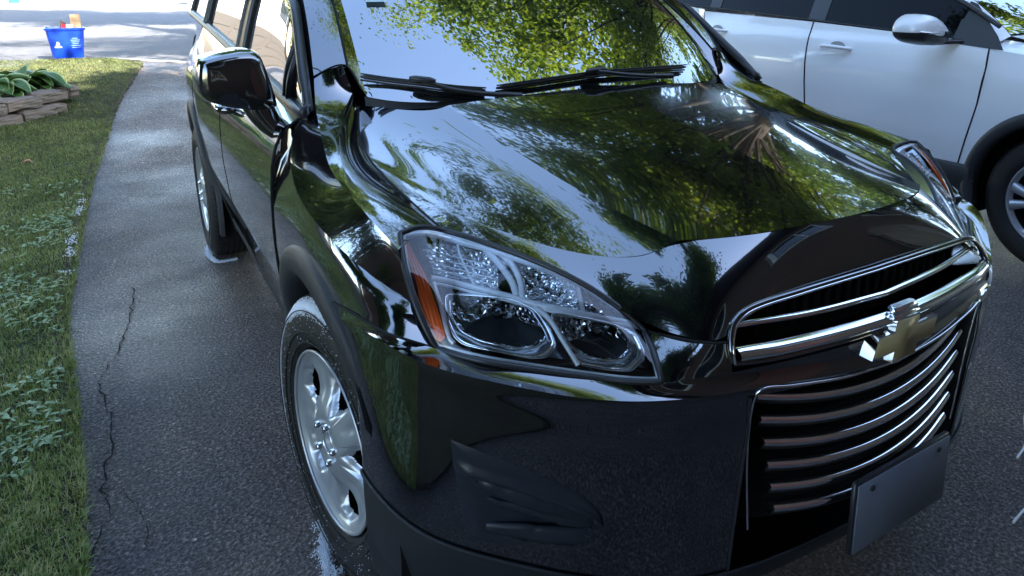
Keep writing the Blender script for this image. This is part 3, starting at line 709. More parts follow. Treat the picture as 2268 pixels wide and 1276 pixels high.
    bar(DIV, .0055, .012); bar([(a, b+.045) for a, b in DIV[:4]], .0030, .014); bar([(a, min(1, b+.04)) for a, b in DIV[3:]], .0036, .013)
    bar(TOPL, .0058, .009); bar([(.347, .07), (.395, .163), (.437, .302), (.445, .42)], .0065, .014); bar([(.40, .05), (.455, .14), (.475, .28), (.47, .42)], .006, .014)
    bar([(.716, .05), (.717, .2), (.717, .36)], .0045, .012); bar([(.225, .08), (.23, .2), (.27, .42)], .0025, .012)
    for k in range(4): bar([(.07+.01*k, .20+.05*k), (.2, .22+.05*k), (.36, .21+.055*k)], .0012, .011)
    bar([(.517, .464), (.566, .544), (.612, .744), (.648, .917)], .0048, .010)
    bar([(.091, .463), (.097, .656), (.09, .884), (.103, .927)], .0042, .010)
    sub(mb, "light_guide", CLEARP)
    # amber side reflector, ribbed
    A = np.array(AMB[1:9]); B = np.array([AMB[0], (.006, .11), (.013, .20), (.020, .32), (.025, .436), (.020, .58), (.015, .72), (.008, .92)]); G = []
    for v in np.linspace(0, 1, 60):
        a = crom(A, 60)[int(v*59)]; b = crom(B, 60)[int(v*59)]
        G.append([Lp(*(a*(1-q)+b*q), .006+.0015*math.sin(q*22)) for q in np.linspace(0, 1, 14)])
    mb = MB(); mb.grid(fl(np.array(G), s)); sub(mb, "amber_reflector", AMBER)
    return root
for s in (-1, 1): headlamp(s)
# ---- upper grille
def bothsides(P): P = np.array(P, float); Q = P[::-1].copy(); Q[:, 0] *= -1; return np.vstack([P, Q[1:] if abs(P[-1, 0]) < 1e-6 else Q])
mb = MB()
back = bothsides([(-.395, -.765, .80), (-.3, -.775, .80), (-.15, -.785, .80), (0, -.79, .80)])
mb.grid(np.array([back+np.array([0, .035, .042]), back+np.array([0, .045, 0]), back+np.array([0, .045, -.07])]), 0)
for x in np.linspace(-.36, .36, 25): 
    y = -.79+.03*(x/.39)**2; mb.box((x, y+.028, .805), (.003, .012, .07), 0)
gr = par(mb.build("upper_grille", [BLACK, TRIM]))
def sub(parent, mb, name, m): o = mb.build(name, m); o.parent = parent; return o
FR = [(-.388, -.812, .778), (-.391, -.812, .795), (-.386, -.803, .815), (-.370, -.795, .838), (-.335, -.795, .855), (-.22, -.797, .858), (-.10, -.797, .857), (0, -.797, .856)]
mb = MB(); fr = bothsides(crom(FR, 50)); mb.tube(fr, .0065, 8, 0); mb.tube(fr+np.array([0, -.006, -.002]), .0026, 6, 1)
BB = bothsides(crom([(-.386, -.815, .774), (-.3, -.838, .772), (-.15, -.857, .770), (0, -.866, .769)], 30)); mb.tube(BB, .0045, 8, 0)
sub(gr, mb, "grille_frame", [PAINT, CHROME])
b2 = bothsides(crom([(-.380, -.815, .788), (-.3, -.838, .788), (-.15, -.858, .786), (0, -.868, .785)], 40))
G = []
for dy, dz in ((.010, .012), (.002, .0115), (-.006, .007), (-.010, .001), (-.010, -.004), (-.006, -.009), (.004, -.012)): G.append(b2+np.array([0, dy, dz]))
mb = MB(); mb.grid(np.array(G)); sub(gr, mb, "grille_bar", CHROME)
b1 = bothsides(crom([(-.372, -.785, .826), (-.345, -.79, .826), (-.2, -.815, .820), (0, -.828, .815)], 40)); mb = MB()
G = [b1+np.array([0, dy, dz]) for dy, dz in ((.006, .005), (-.003, .005), (-.006, 0), (-.003, -.005), (.006, -.006))]; mb.grid(np.array(G)); sub(gr, mb, "grille_bar", CHROME)
# ---- lower grille
def lgz(x, z): return z+.045*(x/.33)**2
mb = MB(); xs_ = np.linspace(-.345, .345, 40)
mb.grid(np.array([[(x, -.80+.05*(x/.33)**2, lgz(x, z)) for x in xs_] for z in (.72, .5, .36)]), 0); lg = par(mb.build("lower_grille", [BLACK]))
for k, z in enumerate((.643, .597, .551, .505, .459, .413)):
    xw = .325-.010*k
    P = np.array([(x, -.850+.045*(x/.33)**2, lgz(x, z)) for x in np.linspace(-xw, xw, 40)]); mb = MB()
    mb.grid(np.array([P+np.array([0, dy, dz]) for dy, dz in ((.02, .012), (-.002, .012), (-.006, .007), (-.004, .002), (.0, -.010), (.02, -.012))]), 1)
    mb.grid(np.array([P+np.array([0, dy, dz]) for dy, dz in ((.006, .0150), (-.004, .0145), (-.0095, .009), (-.008, .001))]), 0)
    sub(lg, mb, "grille_bar", [CHROME, TRIM])
eg = crom([(0, -.868, .690), (-.15, -.862, .699), (-.28, -.848, .716), (-.338, -.836, .722), (-.348, -.825, .69), (-.343, -.815, .58), (-.325, -.81, .42)], 60); mb = MB(); mb.tube(eg, .0028, 6, 0, mirror=True); sub(lg, mb, "grille_frame", CHROME)
# ---- badge
BT = [(-.100, -.021), (-.084, .021), (-.038, .021), (-.034, .043), (.038, .043), (.034, .021), (.100, .021), (.084, -.021), (.038, -.021), (.034, -.043), (-.038, -.043), (-.034, -.021)]
def prism(mb, P, y0, y1, c, mi=0, bev=.0):
    n = len(P); A = [(c[0]+u, y0, c[2]+v) for u, v in P]; B = [(c[0]+u, y1, c[2]+v) for u, v in P]
    mb.add(A+B, [(i, (i+1) % n, n+(i+1) % n, n+i) for i in range(n)]+[tuple(range(n, 2*n))], mi)
mb = MB(); c = (-.004, 0, .747); prism(mb, BT, -.850, -.8830, c, 0, 0)
root_b = par(mb.build("badge", CHROME, smooth=False))
def inset(P, d):
    out = []
    n = len(P)
    for i in range(n):
        p0, p, p1 = Vector(P[i-1]), Vector(P[i]), Vector(P[(i+1) % n]); e0 = (p-p0).normalized(); e1 = (p1-p).normalized()
        n0 = Vector((e0.y, -e0.x)); n1 = Vector((e1.y, -e1.x)); k = n0+n1; k = k/max(.3, k.dot(n0)); out.append((p.x+k.x*d, p.y+k.y*d))
    return out
BG = inset(BT, .0042)
mb = MB(); prism(mb, BG, -.8825, -.8852, c, 0, 0); sub(root_b, mb, "badge_face", GOLD if True else GOLD)
mb = MB(); mb.box((-.004, -.868, .803), (.074, .022, .018), 0, bev=.004); mb.box((-.004, -.874, .792), (.082, .014, .010), 0, bev=.002); sub(root_b, mb, "badge_mount", CHROME)
# ---- number plate (blank)
mb = MB(); mb.box((0.03, -.885, .40), (.31, .012, .16), 0, bev=.003); pl = par(mb.build("number_plate", TRIM)); mb = MB(); mb.box((0.03, -.893, .40), (.30, .004, .15), 0, bev=.001); o = sub(pl, mb, "plate_face", mat("plate_face", (.13, .145, .18), .45, var=.12, vscale=9))
for sx_ in (-.11, .11):
    mb = MB(); mb.tube([(.03+sx_, -.894, .458), (.03+sx_, -.898, .458)], .006, 10); sub(pl, mb, "screw", STEELG)
# ---- wipers
def wiper(pts, conn, arm, s=1):
    P = crom(pts, 30); mb = MB(); mb.tube(P+np.array([0, -.008, .014]), [.003]+[.006]*28+[.003], 8, 0); mb.tube(P+np.array([0, -.002, .004]), .003, 6, 0)
    mb.tube(P+np.array([0, -.012, .022]), .0022, 6, 0)
    w_ = par(mb.build("wiper", mat("wiper_rubber", (.012, .012, .013), .4)))
    mb = MB(); cx = Vector(conn)+Vector((0, -.014, .026)); d = Vector(P[18]-P[8]).normalized()
    mb.tube([cx-d*.035, cx-d*.02, cx+d*.02, cx+d*.035], [.006, .011, .011, .006], 8, 0, flat=.8); sub(w_, mb, "wiper_joint", TRIM)
    mb = MB(); A = crom(arm, 16); mb.tube(A, [.009]*12+[.012]*4, 8, 0, flat=.8); sub(w_, mb, "wiper_arm", TRIM)
wiper([(-.637, .405, 1.128), (-.575, .3625, 1.118), (-.495, .307, 1.1085), (-.432, .271, 1.099), (-.350, .238, 1.091)], (-.505, .303, 1.112), [(-.505, .285, 1.135), (-.44, .255, 1.112), (-.37, .225, 1.100), (-.31, .205, 1.094), (-.26, .19, 1.090)])
wiper([(-.320, .2345, 1.096), (-.176, .227, 1.108), (.024, .231, 1.120), (.22, .245, 1.120), (.394, .279, 1.116)], (.0, .225, 1.120), [(.0, .205, 1.142), (.10, .20, 1.128), (.20, .205, 1.118), (.29, .215, 1.112)])
# ---- door mirrors
MIR = [(-1.008, 1.198), (-.964, 1.210), (-.922, 1.217), (-.885, 1.217), (-.867, 1.204), (-.853, 1.154), (-.841, 1.099), (-.836, 1.068), (-.85, 1.060), (-.904, 1.062), (-.956, 1.073), (-1.005, 1.093), (-1.018, 1.111), (-1.020, 1.151), (-1.015, 1.185)]
L = loop(MIR, 120)
for _ in range(4): L = (np.roll(L, 1, 0)+2*L+np.roll(L, -1, 0))/4
MC = np.array([-.925, 1.140])
def mirror(s):
    rings = []
    for y, k, dz in ((.585, .93, 0), (.575, .985, 0), (.545, 1.0, 0), (.500, 1.0, 0), (.472, .985, -.001), (.455, .955, -.002), (.443, .90, -.004), (.436, .80, -.006), (.431, .58, -.008), (.428, .36, -.009), (.427, .12, -.010)):
        q = MC+(L-MC)*k; rings.append([(x, y+.05*(x+.925)*0-.02*(x+.925)/.09*(1-k)*0, z+dz) for x, z in q])
    G = np.array(rings); G[..., 1] += .35*(G[..., 0]+.93)*-.25*0
    mb = MB(); mb.grid(fl(G, s), 0, closed=True); e = fl(G, s)[-1]; mb.add(e, [tuple(range(len(e)))], 0)
    low = [(x, .50+.04*math.sin(i*.1), z) for i, (x, z) in enumerate(L[55:100])]
    m_ = par(mb.build("door_mirror", PAINT))
    mb = MB(); q = MC+(L-MC)*.93; e = fl([(x, .586, z) for x, z in q], s); mb.add(e, [tuple(range(len(e)))], 0); sub(m_, mb, "mirror_glass", CHROME)
    # seam line and lower foot to the door
    mb = MB()
    A = [[(-.925, .46, 1.072), (-.90, .45, 1.066), (-.855, .45, 1.072), (-.845, .50, 1.085), (-.86, .56, 1.075), (-.92, .555, 1.07)],
         [(-.912, .455, 1.035), (-.89, .44, 1.025), (-.845, .44, 1.035), (-.832, .50, 1.04), (-.85, .56, 1.035), (-.905, .545, 1.035)],
         [(-.895, .455, 1.005), (-.872, .435, .985), (-.835, .43, .995), (-.82, .49, 1.0), (-.835, .56, 1.0), (-.885, .54, .998)],
         [(-.86, .45, .985), (-.845, .425, .968), (-.80, .40, .99), (-.79, .44, 1.03), (-.79, .55, 1.035), (-.84, .56, 1.0)]]
    G = np.array([lin(r+[r[0]], 25)[:-1] for r in A]); 
    for _ in range(2): G = (np.roll(G, 1, 1)+2*G+np.roll(G, -1, 1))/4
    G = bspl(G, 12); mb.grid(fl(G, s), 0, closed=True)
    e = fl(G[-1], s); mb.add(e, [tuple(range(len(e)))], 0)
    sub(m_, mb, "mirror_foot", PAINT)
    mb = MB(); T = [(-.79, .33, 1.035), (-.80, .36, 1.00), (-.805, .42, .99), (-.80, .50, 1.02), (-.792, .52, 1.05)]; mb.add(fl([(x-.012, y, z) for x, y, z in T], s), [(0, 1, 2, 3, 4)], 0); sub(m_, mb, "mirror_mount", TRIM); return m_
mirror(-1)

# ---- wheels
def wheel_mesh():
    """local frame: axle along X, outer face towards -X, hub centre at the origin of the outer face"""
    T = MB(); prof = [(.085, .212), (.02, .216), (.004, .219), (-.004, .226), (-.009, .245), (-.012, .272), (-.010, .300), (-.002, .322), (.012, .338), (.028, .3445), (.045, .346), (.16, .346), (.18, .342), (.195, .325), (.20, .28), (.19, .22)]
    n = 96; G = []
    for x, r in prof: G.append([(x, r*math.cos(2*math.pi*k/n), r*math.sin(2*math.pi*k/n)) for k in range(n)])
    T.grid(np.array(G), 0, closed=True)
    for xg in (.06, .085, .11, .135):   # tread grooves
        G = [[(xg+dx, r*math.cos(2*math.pi*k/n), r*math.sin(2*math.pi*k/n)) for k in range(n)] for dx, r in ((-.003, .3464), (.003, .3464))]; T.grid(np.array(G), 1, closed=True)
    for k in range(72):                 # shoulder sipes
        a = 2*math.pi*k/72; G = []
        for x, r in ((.006, .3335), (.014, .3405), (.03, .3462), (.052, .3468)):
            G.append([(x, r*math.cos(a+d), r*math.sin(a+d)) for d in (-.006, .006)])
        T.grid(np.array(G), 1)
    # raised sidewall rings
    for rr_ in (.236, .262, .312):
        T.tube([( -.0085-.004*math.sin((rr_-.226)/.1*3.1), rr_*math.cos(2*math.pi*k/64), rr_*math.sin(2*math.pi*k/64)) for k in range(65)], .0014, 6, 0, cap=False)
    # cover disc: polar grid, five broad spokes with five openings
    D = MB(); nr, na = 46, 360; Rr = np.linspace(.0, .2135, nr); V = np.zeros((nr, na, 3)); hole = np.zeros((nr, na), bool)
    for i, r in enumerate(Rr):
        for j in range(na):
            th = 2*math.pi*j/na; ph = ((math.degrees(th)+36) % 72)-36          # 0 = spoke centre
            op = 36-abs(ph)                                                      # angular distance from opening centre
            # base dish
            x = .006+.020*max(0, 1-((r-.0)/.205)**2)*0-.018*math.exp(-((r-.055)/.05)**2)+.012*math.exp(-(r/.030)**2)
            x += .012*np.clip((r-.07)/.06, 0, 1)*np.clip(1-(r-.13)/.08, 0, 1)*(1 if op < 18 else .35)
            # opening shape: half-width grows outwards
            hw_ = interp(r, [.086, .10, .125, .155, .180, .190], [0, 9, 15, 18, 14, 0]); 
            skew = 4*math.sin((r-.09)*25)
            d = abs(((math.degrees(th)) % 72)-36+skew*.4)-hw_
            if .085 < r < .190 and hw_ > 0 and d < 0: hole[i, j] = True
            x += .014*math.exp(-max(0, d)/3.0)*(1 if .08 < r < .197 else 0)
            # shallow flute down each spoke
            x += .006*math.exp(-(ph/5.)**2)*np.clip((r-.09)/.03, 0, 1)*np.clip((.195-r)/.02, 0, 1)
            if r > .197: x = -.004+.010*((.2135-r)/.0165)
            V[i, j] = (x, r*math.cos(th), r*math.sin(th))
    F = []; idx = lambda i, j: i*na+(j % na)
    for i in range(nr-1):
        for j in range(na):
            if not (hole[i, j] and hole[i+1, j] and hole[i, (j+1) % na] and hole[i+1, (j+1) % na]): F.append((idx(i, j), idx(i, j+1), idx(i+1, j+1), idx(i+1, j)))
    D.add(V.reshape(-1, 3), F, 0)
    D.tube([(-.004, .2135*math.cos(2*math.pi*k/96), .2135*math.sin(2*math.pi*k/96)) for k in range(97)], .0042, 8, 0, cap=False)
    D.tube([(-.008, .030*math.cos(2*math.pi*k/48), .030*math.sin(2*math.pi*k/48)) for k in range(49)], .0016, 6, 1, cap=False)
    B = MB(); G = []
    for x, r in ((.03, .205), (.09, .19), (.10, .06), (.05, .055)): G.append([(x, r*math.cos(2*math.pi*k/60), r*math.sin(2*math.pi*k/60)) for k in range(60)])
    B.grid(np.array(G), 0, closed=True)
    for k in range(10):
        a = 2*math.pi*k/10; B.box((.055, .13*math.cos(a), .13*math.sin(a)), (.01, .03, .03), 1)
    N = MB()
    return T, D, B
T_, D_, B_ = wheel_mesh()
GROOVE = mat("tyre_groove", (.003, .003, .003), .9)
w_t = w_d = None
def wheel(s, y, steer=0.):
    global w_t, w_d
    T, D, B = T_, D_, B_
    r = bpy.data.objects.new("wheel", None); COL.objects.link(r); r.parent = suv; r.matrix_parent_inverse = Matrix.Translation((0, -1.25, 0))
    r.location = (.868*s if s > 0 else -.868, y, .346); r.rotation_euler = (0, 0, (math.pi if s > 0 else 0)+steer); r.empty_display_size = .1
    if w_t is None:
        w_t = [T.build("tyre", [RUBBER, GROOVE]), D.build("hubcap", [SILVER, CHROME]), B.build("brake_drum", [BLACK, STEELG])]
        nb = []
        for k in range(5):
            a = 2*math.pi*(k+.5)/5; N = MB(); N.tube([(.012, .048*math.cos(a), .048*math.sin(a)), (-.016, .048*math.cos(a), .048*math.sin(a)), (-.021, .048*math.cos(a), .048*math.sin(a))], [.0095, .0095, .006], 8, 0); nb.append(N.build("lug_nut", CHROME))
            R_ = MB(); R_.tube([(-.0125, .048*math.cos(a)+.014*math.cos(q), .048*math.sin(a)+.014*math.sin(q)) for q in np.linspace(0, 6.283, 17)], .002, 6, 0, cap=False)
        w_t += nb; obs = w_t
    else:
        obs = []
        for o in w_t: c = o.copy(); COL.objects.link(c); obs.append(c)
    for o in obs: o.parent = r
    return r
wheel(-1, 0, .1316); wheel(-1, 2.555); wheel(1, 0, .1316); wheel(1, 2.555)
# inspection sticker inside the glass
mb = MB(); mb.add([(-.546, .628, 1.333), (-.494, .605, 1.334), (-.490, .635, 1.362), (-.540, .660, 1.360)], [(0, 1, 2, 3)]); par(mb.build("windshield_sticker", mat("sticker", (.45, .6, .6), .6)))



# ================================================================== white SUV parked alongside
rav = empty("parked_car", (3.47, 1.35, 0), 0, "white SUV with grey wheel arch cladding parked beside the black one", "SUV")
def parr(o): o.parent = rav; o.matrix_parent_inverse = Matrix.Translation((-3.47, -1.35, 0)); return o
DARKGLASS = mat("dark_glass", (.003, .004, .005), .02, ior=1.3, spec=.2)
GREYCLAD = mat("grey_cladding", (.035, .037, .042), .5, bump=.2, bscale=700)
def flr(P, s):
    P = np.array(P, float)
    if s > 0: P[..., 0] = 6.94-P[..., 0]
    return P
def RX(y, z):
    x = 2.55+interp(z, [.20, .30, .48, .62, .80, .93, 1.02, 1.08, 1.13, 1.2, 1.3], [.10, .05, .018, .004, .0, .006, .022, .040, .062, .085, .10])
    x += interp(y, [-.9, -.75, -.55, -.3, 0, 2.8, 3.2, 3.6], [.45, .22, .08, .022, 0, 0, .05, .25]); return x
rbelt = lambda y: interp(y, [.3, .55, 1.65, 2.9, 3.4], [1.115, 1.128, 1.185, 1.245, 1.27])
RC = .355
def rarc(cy, a, r, d=0):
    y, z = cy+r*math.cos(R(a)), RC+r*math.sin(R(a)); return (RX(y, max(z, .40))-d, y, z)
def rpanel(name, y0f, y1f, z0, top, s, ny=26, nz=34, m=WHITEP):
    G = []
    for k in range(nz):
        t = k/(nz-1); row = []
        for q in np.linspace(0, 1, ny):
            za = z0; y = y0f(za)*(1-q)+y1f(za)*q; zt = top(y); z = za+(zt-za)*t; y = y0f(z)*(1-q)+y1f(z)*q
            crease = .010*math.exp(-((z-(1.005+.045*y))/.012)**2); row.append((RX(y, z)-crease*0, y, z))
        G.append(row)
    mb = MB(); mb.grid(flr(np.array(G), s), 0)
    for row in (np.array(G)[:, 0], np.array(G)[:, -1]): mb.tube(flr(row+np.array([.0005, 0, 0]), s), .0032, 6, 1)
    return parr(mb.build(name, [m, GAPM]))
sA = lambda z: interp(z, [.45, .6, .8, 1.0, 1.13], [.535, .50, .455, .44, .455])
sB = lambda z: interp(z, [.45, .8, 1.1, 1.2], [1.60, 1.635, 1.66, 1.66])
sC = lambda z: interp(z, [.45, .6, .8, .95, 1.2], [2.25, 2.30, 2.42, 2.62, 2.75])
for s in (-1, 1):
    d1 = rpanel("front_door", lambda z: sA(z)+.003, lambda z: sB(z)-.003, .475, rbelt, s)
    d2 = rpanel("rear_door", lambda z: sB(z)+.003, lambda z: sC(z)-.003, .475, rbelt, s)
    for d, y, z in ((d1, 1.42, 1.040), (d2, 2.55, 1.085)):
        x = RX(y, z); mb = MB(); P = crom([(x+.004, y-.115, z-.004), (x-.032, y-.085, z), (x-.040, y, z+.004), (x-.034, y+.085, z+.004), (x+.004, y+.115, z+.004)], 20)
        mb.tube(flr(P, s), [.009]+[.0165]*18+[.010], 10, 0, flat=.75); c = [(x-.0015, y-.01+.062*math.cos(t), z+.036*math.sin(t)) for t in np.linspace(0, 2*math.pi, 25)[:-1]]; mb.add(flr(c, s), [tuple(range(24))], 1)
        h = mb.build("door_handle", [WHITEP, mat("handle_cup_shade", (.30, .31, .34), .4)]); h.parent = d  # flat grey oval behind the handle: shade of the cup as colour
    # front fender
    angs_ = np.linspace(8, 168, 40); inn = np.array([rarc(.03, a, .475) for a in angs_])
    out_ = np.vstack([lin([(RX(sA(z), z), sA(z), z) for z in (.475, .6, .8, 1.0)]+[(RX(.455, 1.10), .452, 1.10)], 14)[:-1],
                      lin(bspl([(RX(.455, 1.10), .452, 1.10), (2.60, .25, 1.085), (2.615, .0, 1.045), (2.635, -.3, .985), (2.69, -.52, .93), (2.79, -.70, .86)], 30), 18)[:-1], lin([(2.79, -.70, .86), (2.86, -.74, .72), (2.80, -.67, .60), (2.70, -.56, .48)], 9)])
    rows = []
    for k in np.linspace(0, 1, 12):
        row = []
        for a, b in zip(inn, out_):
            q = a*(1-k)+b*k; ww = min(1, 2.5*(1-k)); sx = RX(q[1], q[2]); row.append((q[0]*(1-ww)+sx*ww, q[1], q[2]))
        rows.append(row)
    mb = MB(); mb.grid(flr(np.array(rows), s))
    mb.grid(flr(surf([out_[13:31], out_[13:31]+np.array([.07, .01, .028]), out_[13:31]+np.array([.15, .02, .045])], 30, 10), s))
    mb.tube(flr(out_[:14]+np.array([.0, 0, 0]), s), .0032, 6, 1)
    parr(mb.build("front_fender", [WHITEP, GAPM]))
    # arches + rocker cladding
    for cy in (.03, 2.69):
        G = []
        for a in np.linspace(-14, 194, 50):
            G.append([rarc(cy, a, r_, d_) for r_, d_ in ((.48, -.004), (.475, .008), (.455, .014), (.425, .012), (.412, .0), (.41, -.05))])
        mb = MB(); mb.grid(flr(np.array(G), s)); parr(mb.build("wheel_arch_trim", GREYCLAD))
        G = []
        for a in np.linspace(-20, 200, 26): y, z = cy+.44*math.cos(R(a)), RC+.44*math.sin(R(a)); G.append([(RX(y, .5)+.02, y, z), (2.98, y, z)])
        mb = MB(); mb.grid(flr(np.array(G), s)); mb.add(flr([g[1] for g in G], s), [tuple(range(26))]); parr(mb.build("wheel_house", BLACK))
    mb = MB(); G = [[(RX(1, .48)-.002, y, .478), (RX(1, .48)-.014, y, .462), (RX(1, .42)-.012, y, .40), (RX(1, .3)-.01, y, .30), (RX(1, .2), y, .22), (2.9, y, .21)] for y in np.linspace(.46, 2.30, 16)]
    mb.grid(flr(np.array(G), s)); parr(mb.build("rocker_panel", GREYCLAD))
    mb = MB(); mb.tube(flr([(2.57, .44, .40), (2.575, .435, .30), (2.59, .43, .16)], s), [.03, .03, .028], 8, flat=.25); parr(mb.build("mud_flap", BLACK))
    # rear quarter
    inn = np.array([rarc(2.69, a, .475) for a in np.linspace(168, 8, 40)])
    out_ = np.vstack([lin([(RX(sC(z), z), sC(z), z) for z in (.475, .6, .8, .95, 1.2)], 18)[:-1], lin([(RX(2.75, 1.22), 2.75, 1.23), (2.68, 3.2, 1.26), (2.9, 3.58, 1.25), (2.92, 3.62, 1.0), (2.86, 3.64, .7), (2.80, 3.55, .48)], 23)])
    rows = [[(q[0], q[1], q[2]) for q in inn*(1-k)+out_*k] for k in np.linspace(0, 1, 10)]
    mb = MB(); mb.grid(flr(np.array(rows), s)); parr(mb.build("rear_quarter_panel", WHITEP))
    # glasshouse
    def gp(y, t):
        zb = rbelt(y)+.012; zt = interp(y, [.42, .62, 1.2, 1.8, 2.8, 3.3], [1.20, 1.30, 1.545, 1.59, 1.57, 1.48]); return (RX(y, zb)+.012+(zt-zb)*.42, y, zb+(zt-zb)*t) if t > 5 else (RX(1.0, 1.13)+.02+.42*(zb+(zt-zb)*t-1.13), y, zb+(zt-zb)*t)
    for nm, a, b in (("side_window", .66, 1.60), ("side_window", 1.72, 2.62), ("rear_quarter_window", 2.72, 3.2)):
        mb = MB(); mb.grid(flr(np.array([[gp(y, t) for y in np.linspace(a, b, 16)] for t in np.linspace(0, 1, 8)]), s)); parr(mb.build(nm, DARKGLASS))
    mb = MB()
    for a, b in ((1.59, 1.73), (2.61, 2.73)): mb.grid(flr(np.array([[gp(y, t) for y in (a, b)] for t in np.linspace(0, 1, 8)])+np.array([-.004, 0, 0]), s))
    mb.tube(flr(np.array([gp(y, 0) for y in np.linspace(.45, 3.2, 40)])+np.array([-.008, 0, -.006]), s), .010, 8, flat=.7)
    mb.tube(flr(np.array([gp(y, 1) for y in np.linspace(.45, 3.2, 40)]), s), .014, 8)
    # sail panel with black triangle
    V = [(RX(.40, 1.11)-.006, .385, 1.112), (RX(.45, 1.10)-.006, .375, 1.098), (RX(.6, 1.12)-.006, .62, 1.112), (RX(.6, 1.13)+.004, .67, 1.15), (2.745, .67, 1.34), (2.735, .62, 1.325), (2.645, .44, 1.165)]
    mb.add(flr(V, s), [tuple(range(7))]); parr(mb.build("window_frame", TRIM))
    # mirror
    MP = [(2.51, 1.215), (2.47, 1.243), (2.40, 1.272), (2.33, 1.270), (2.275, 1.240), (2.252, 1.195), (2.262, 1.152), (2.31, 1.125), (2.42, 1.106), (2.51, 1.108), (2.55, 1.135), (2.545, 1.185)]
    Lm = loop(MP, 60)
    for _ in range(3): Lm = (np.roll(Lm, 1, 0)+2*Lm+np.roll(Lm, -1, 0))/4
    cM = np.array([2.41, 1.185]); rings = [[(x, .72+dy+.35*(x-2.41)*-.3, z) for x, z in cM+(Lm-cM)*k] for dy, k in ((.075, .93), (.06, .99), (.02, 1.0), (-.03, .96), (-.065, .85), (-.085, .62), (-.092, .3), (-.094, .08))]
    mb = MB(); Gm = np.array(rings); mb.grid(flr(Gm, s), 0, closed=True); e = flr(Gm[-1], s); mb.add(e, [tuple(range(60))])
    m0 = parr(mb.build("door_mirror", [WHITEP]))
    Gb = Gm.copy()
    mb = MB(); k0 = [i for i in range(60)]; lower = Gm*np.array([1, 1, 1]); 
    band = [[(x+(x-2.41)*.022, y-.003, z+(z-1.185)*.03) for x, y, z in r] for r in rings[:7]]; B2 = np.array(band); sel = [j for j in range(60) if Lm[j][1] < 1.180]; sel.sort(key=lambda j: Lm[j][0]); mb.grid(flr(B2[:, sel], s))
    o = mb.build("mirror_lower_shell", TRIM); o.parent = m0; mb = MB()
    mb.tube(flr([(2.50, .72, 1.118), (2.56, .68, 1.122), (2.62, .62, 1.128), (2.66, .58, 1.135)], s), [.030, .026, .024, .026], 10, 0, flat=.55); o = mb.build("mirror_base", TRIM); o.parent = m0
    mb = MB(); mb.tube(flr([(2.281, .69, 1.183), (2.30, .648, 1.180), (2.35, .628, 1.176), (2.41, .62, 1.172)], s), [.003, .005, .005, .002], 8); o = mb.build("turn_signal", CHROME); o.parent = m0
    e = flr([(x, .80-.1*(x-2.41), z) for x, z in cM+(Lm-cM)*.9], s); mb = MB(); mb.add(e, [tuple(range(60))]); o = mb.build("mirror_glass", CHROME); o.parent = m0
    # pillar
    mb = MB(); PA_ = [(2.665, .45, 1.13), (2.70, .53, 1.215), (2.78, .80, 1.40), (2.86, 1.25, 1.585)]; PB_ = [(2.735, .42, 1.165), (2.775, .52, 1.245), (2.85, .80, 1.43), (2.93, 1.25, 1.61)]
    mb.grid(flr(surf([PA_, PB_], 20, 5), s)); parr(mb.build("windshield_pillar", WHITEP))
    # wheels
rw = None
def rwheel(y, s):
    global rw
    r = bpy.data.objects.new("wheel", None); COL.objects.link(r); r.parent = rav; r.matrix_parent_inverse = Matrix.Translation((-3.47, -1.35, 0)); r.location = (2.595 if s < 0 else 6.94-2.595, y, RC); r.rotation_euler = (0, 0, 0 if s < 0 else math.pi); r.empty_display_size = .1
    if rw is None:
        T = MB(); n = 80; prof = [(.09, .222), (.01, .226), (-.004, .236), (-.012, .262), (-.013, .30), (-.004, .333), (.012, .348), (.035, .3545), (.17, .3545), (.195, .34), (.205, .29), (.19, .23)]
        T.grid(np.array([[(x, r_*math.cos(2*math.pi*k/n), r_*math.sin(2*math.pi*k/n)) for k in range(n)] for x, r_ in prof]), 0, closed=True)
        W = MB(); W.grid(np.array([[(x, r_*math.cos(2*math.pi*k/n), r_*math.sin(2*math.pi*k/n)) for k in range(n)] for x, r_ in ((.02, .205), (-.002, .222), (-.006, .229), (.0, .232))]), 0, closed=True)
        W.grid(np.array([[(x, r_*math.cos(2*math.pi*k/n), r_*math.sin(2*math.pi*k/n)) for k in range(n)] for x, r_ in ((.02, .206), (.12, .20))]), 1, closed=True)
        for k in range(5):
            for o_ in (-9, 9):
                a = R(72*k+o_); a2 = R(72*k+o_*1.5); G = []
                for r_, x, hw_ in ((.03, .002, .020), (.10, -.004, .021), (.16, .000, .022), (.215, .004, .030)):
                    aa = a*(1-(r_-.03)/.19)+a2*((r_-.03)/.19); c, s_ = math.cos(aa), math.sin(aa)
                    G.append([(x+.03, r_*c-hw_*s_*-1, r_*s_+hw_*c*-1), (x, r_*c+hw_*.8*s_, r_*s_-hw_*.8*c), (x-.004, r_*c, r_*s_), (x, r_*c-hw_*.8*s_, r_*s_+hw_*.8*c), (x+.03, r_*c-hw_*s_, r_*s_+hw_*c)])
                W.grid(np.array(G), 0)
        W.tube([(-.006, 0, 0), (.03, 0, 0)], .034, 24, 0)
        Bk = MB(); Bk.grid(np.array([[(.10, r_*math.cos(2*math.pi*k/40), r_*math.sin(2*math.pi*k/40)) for k in range(40)] for r_ in (.21, .02)]), 0, closed=True); Bk.tube([(.06, 0, 0), (.075, 0, 0)], .15, 40, 1)
        rw = [T.build("tyre", RUBBER), W.build("rim", [SILVER, STEELG]), Bk.build("brake_disc", [BLACK, STEELG])]; obs = rw
    else: obs = [o.copy() for o in rw]; [COL.objects.link(o) for o in obs]
    for o in obs: o.parent = r
for y in (.03, 2.69):
    for s in (-1, 1): rwheel(y, s)
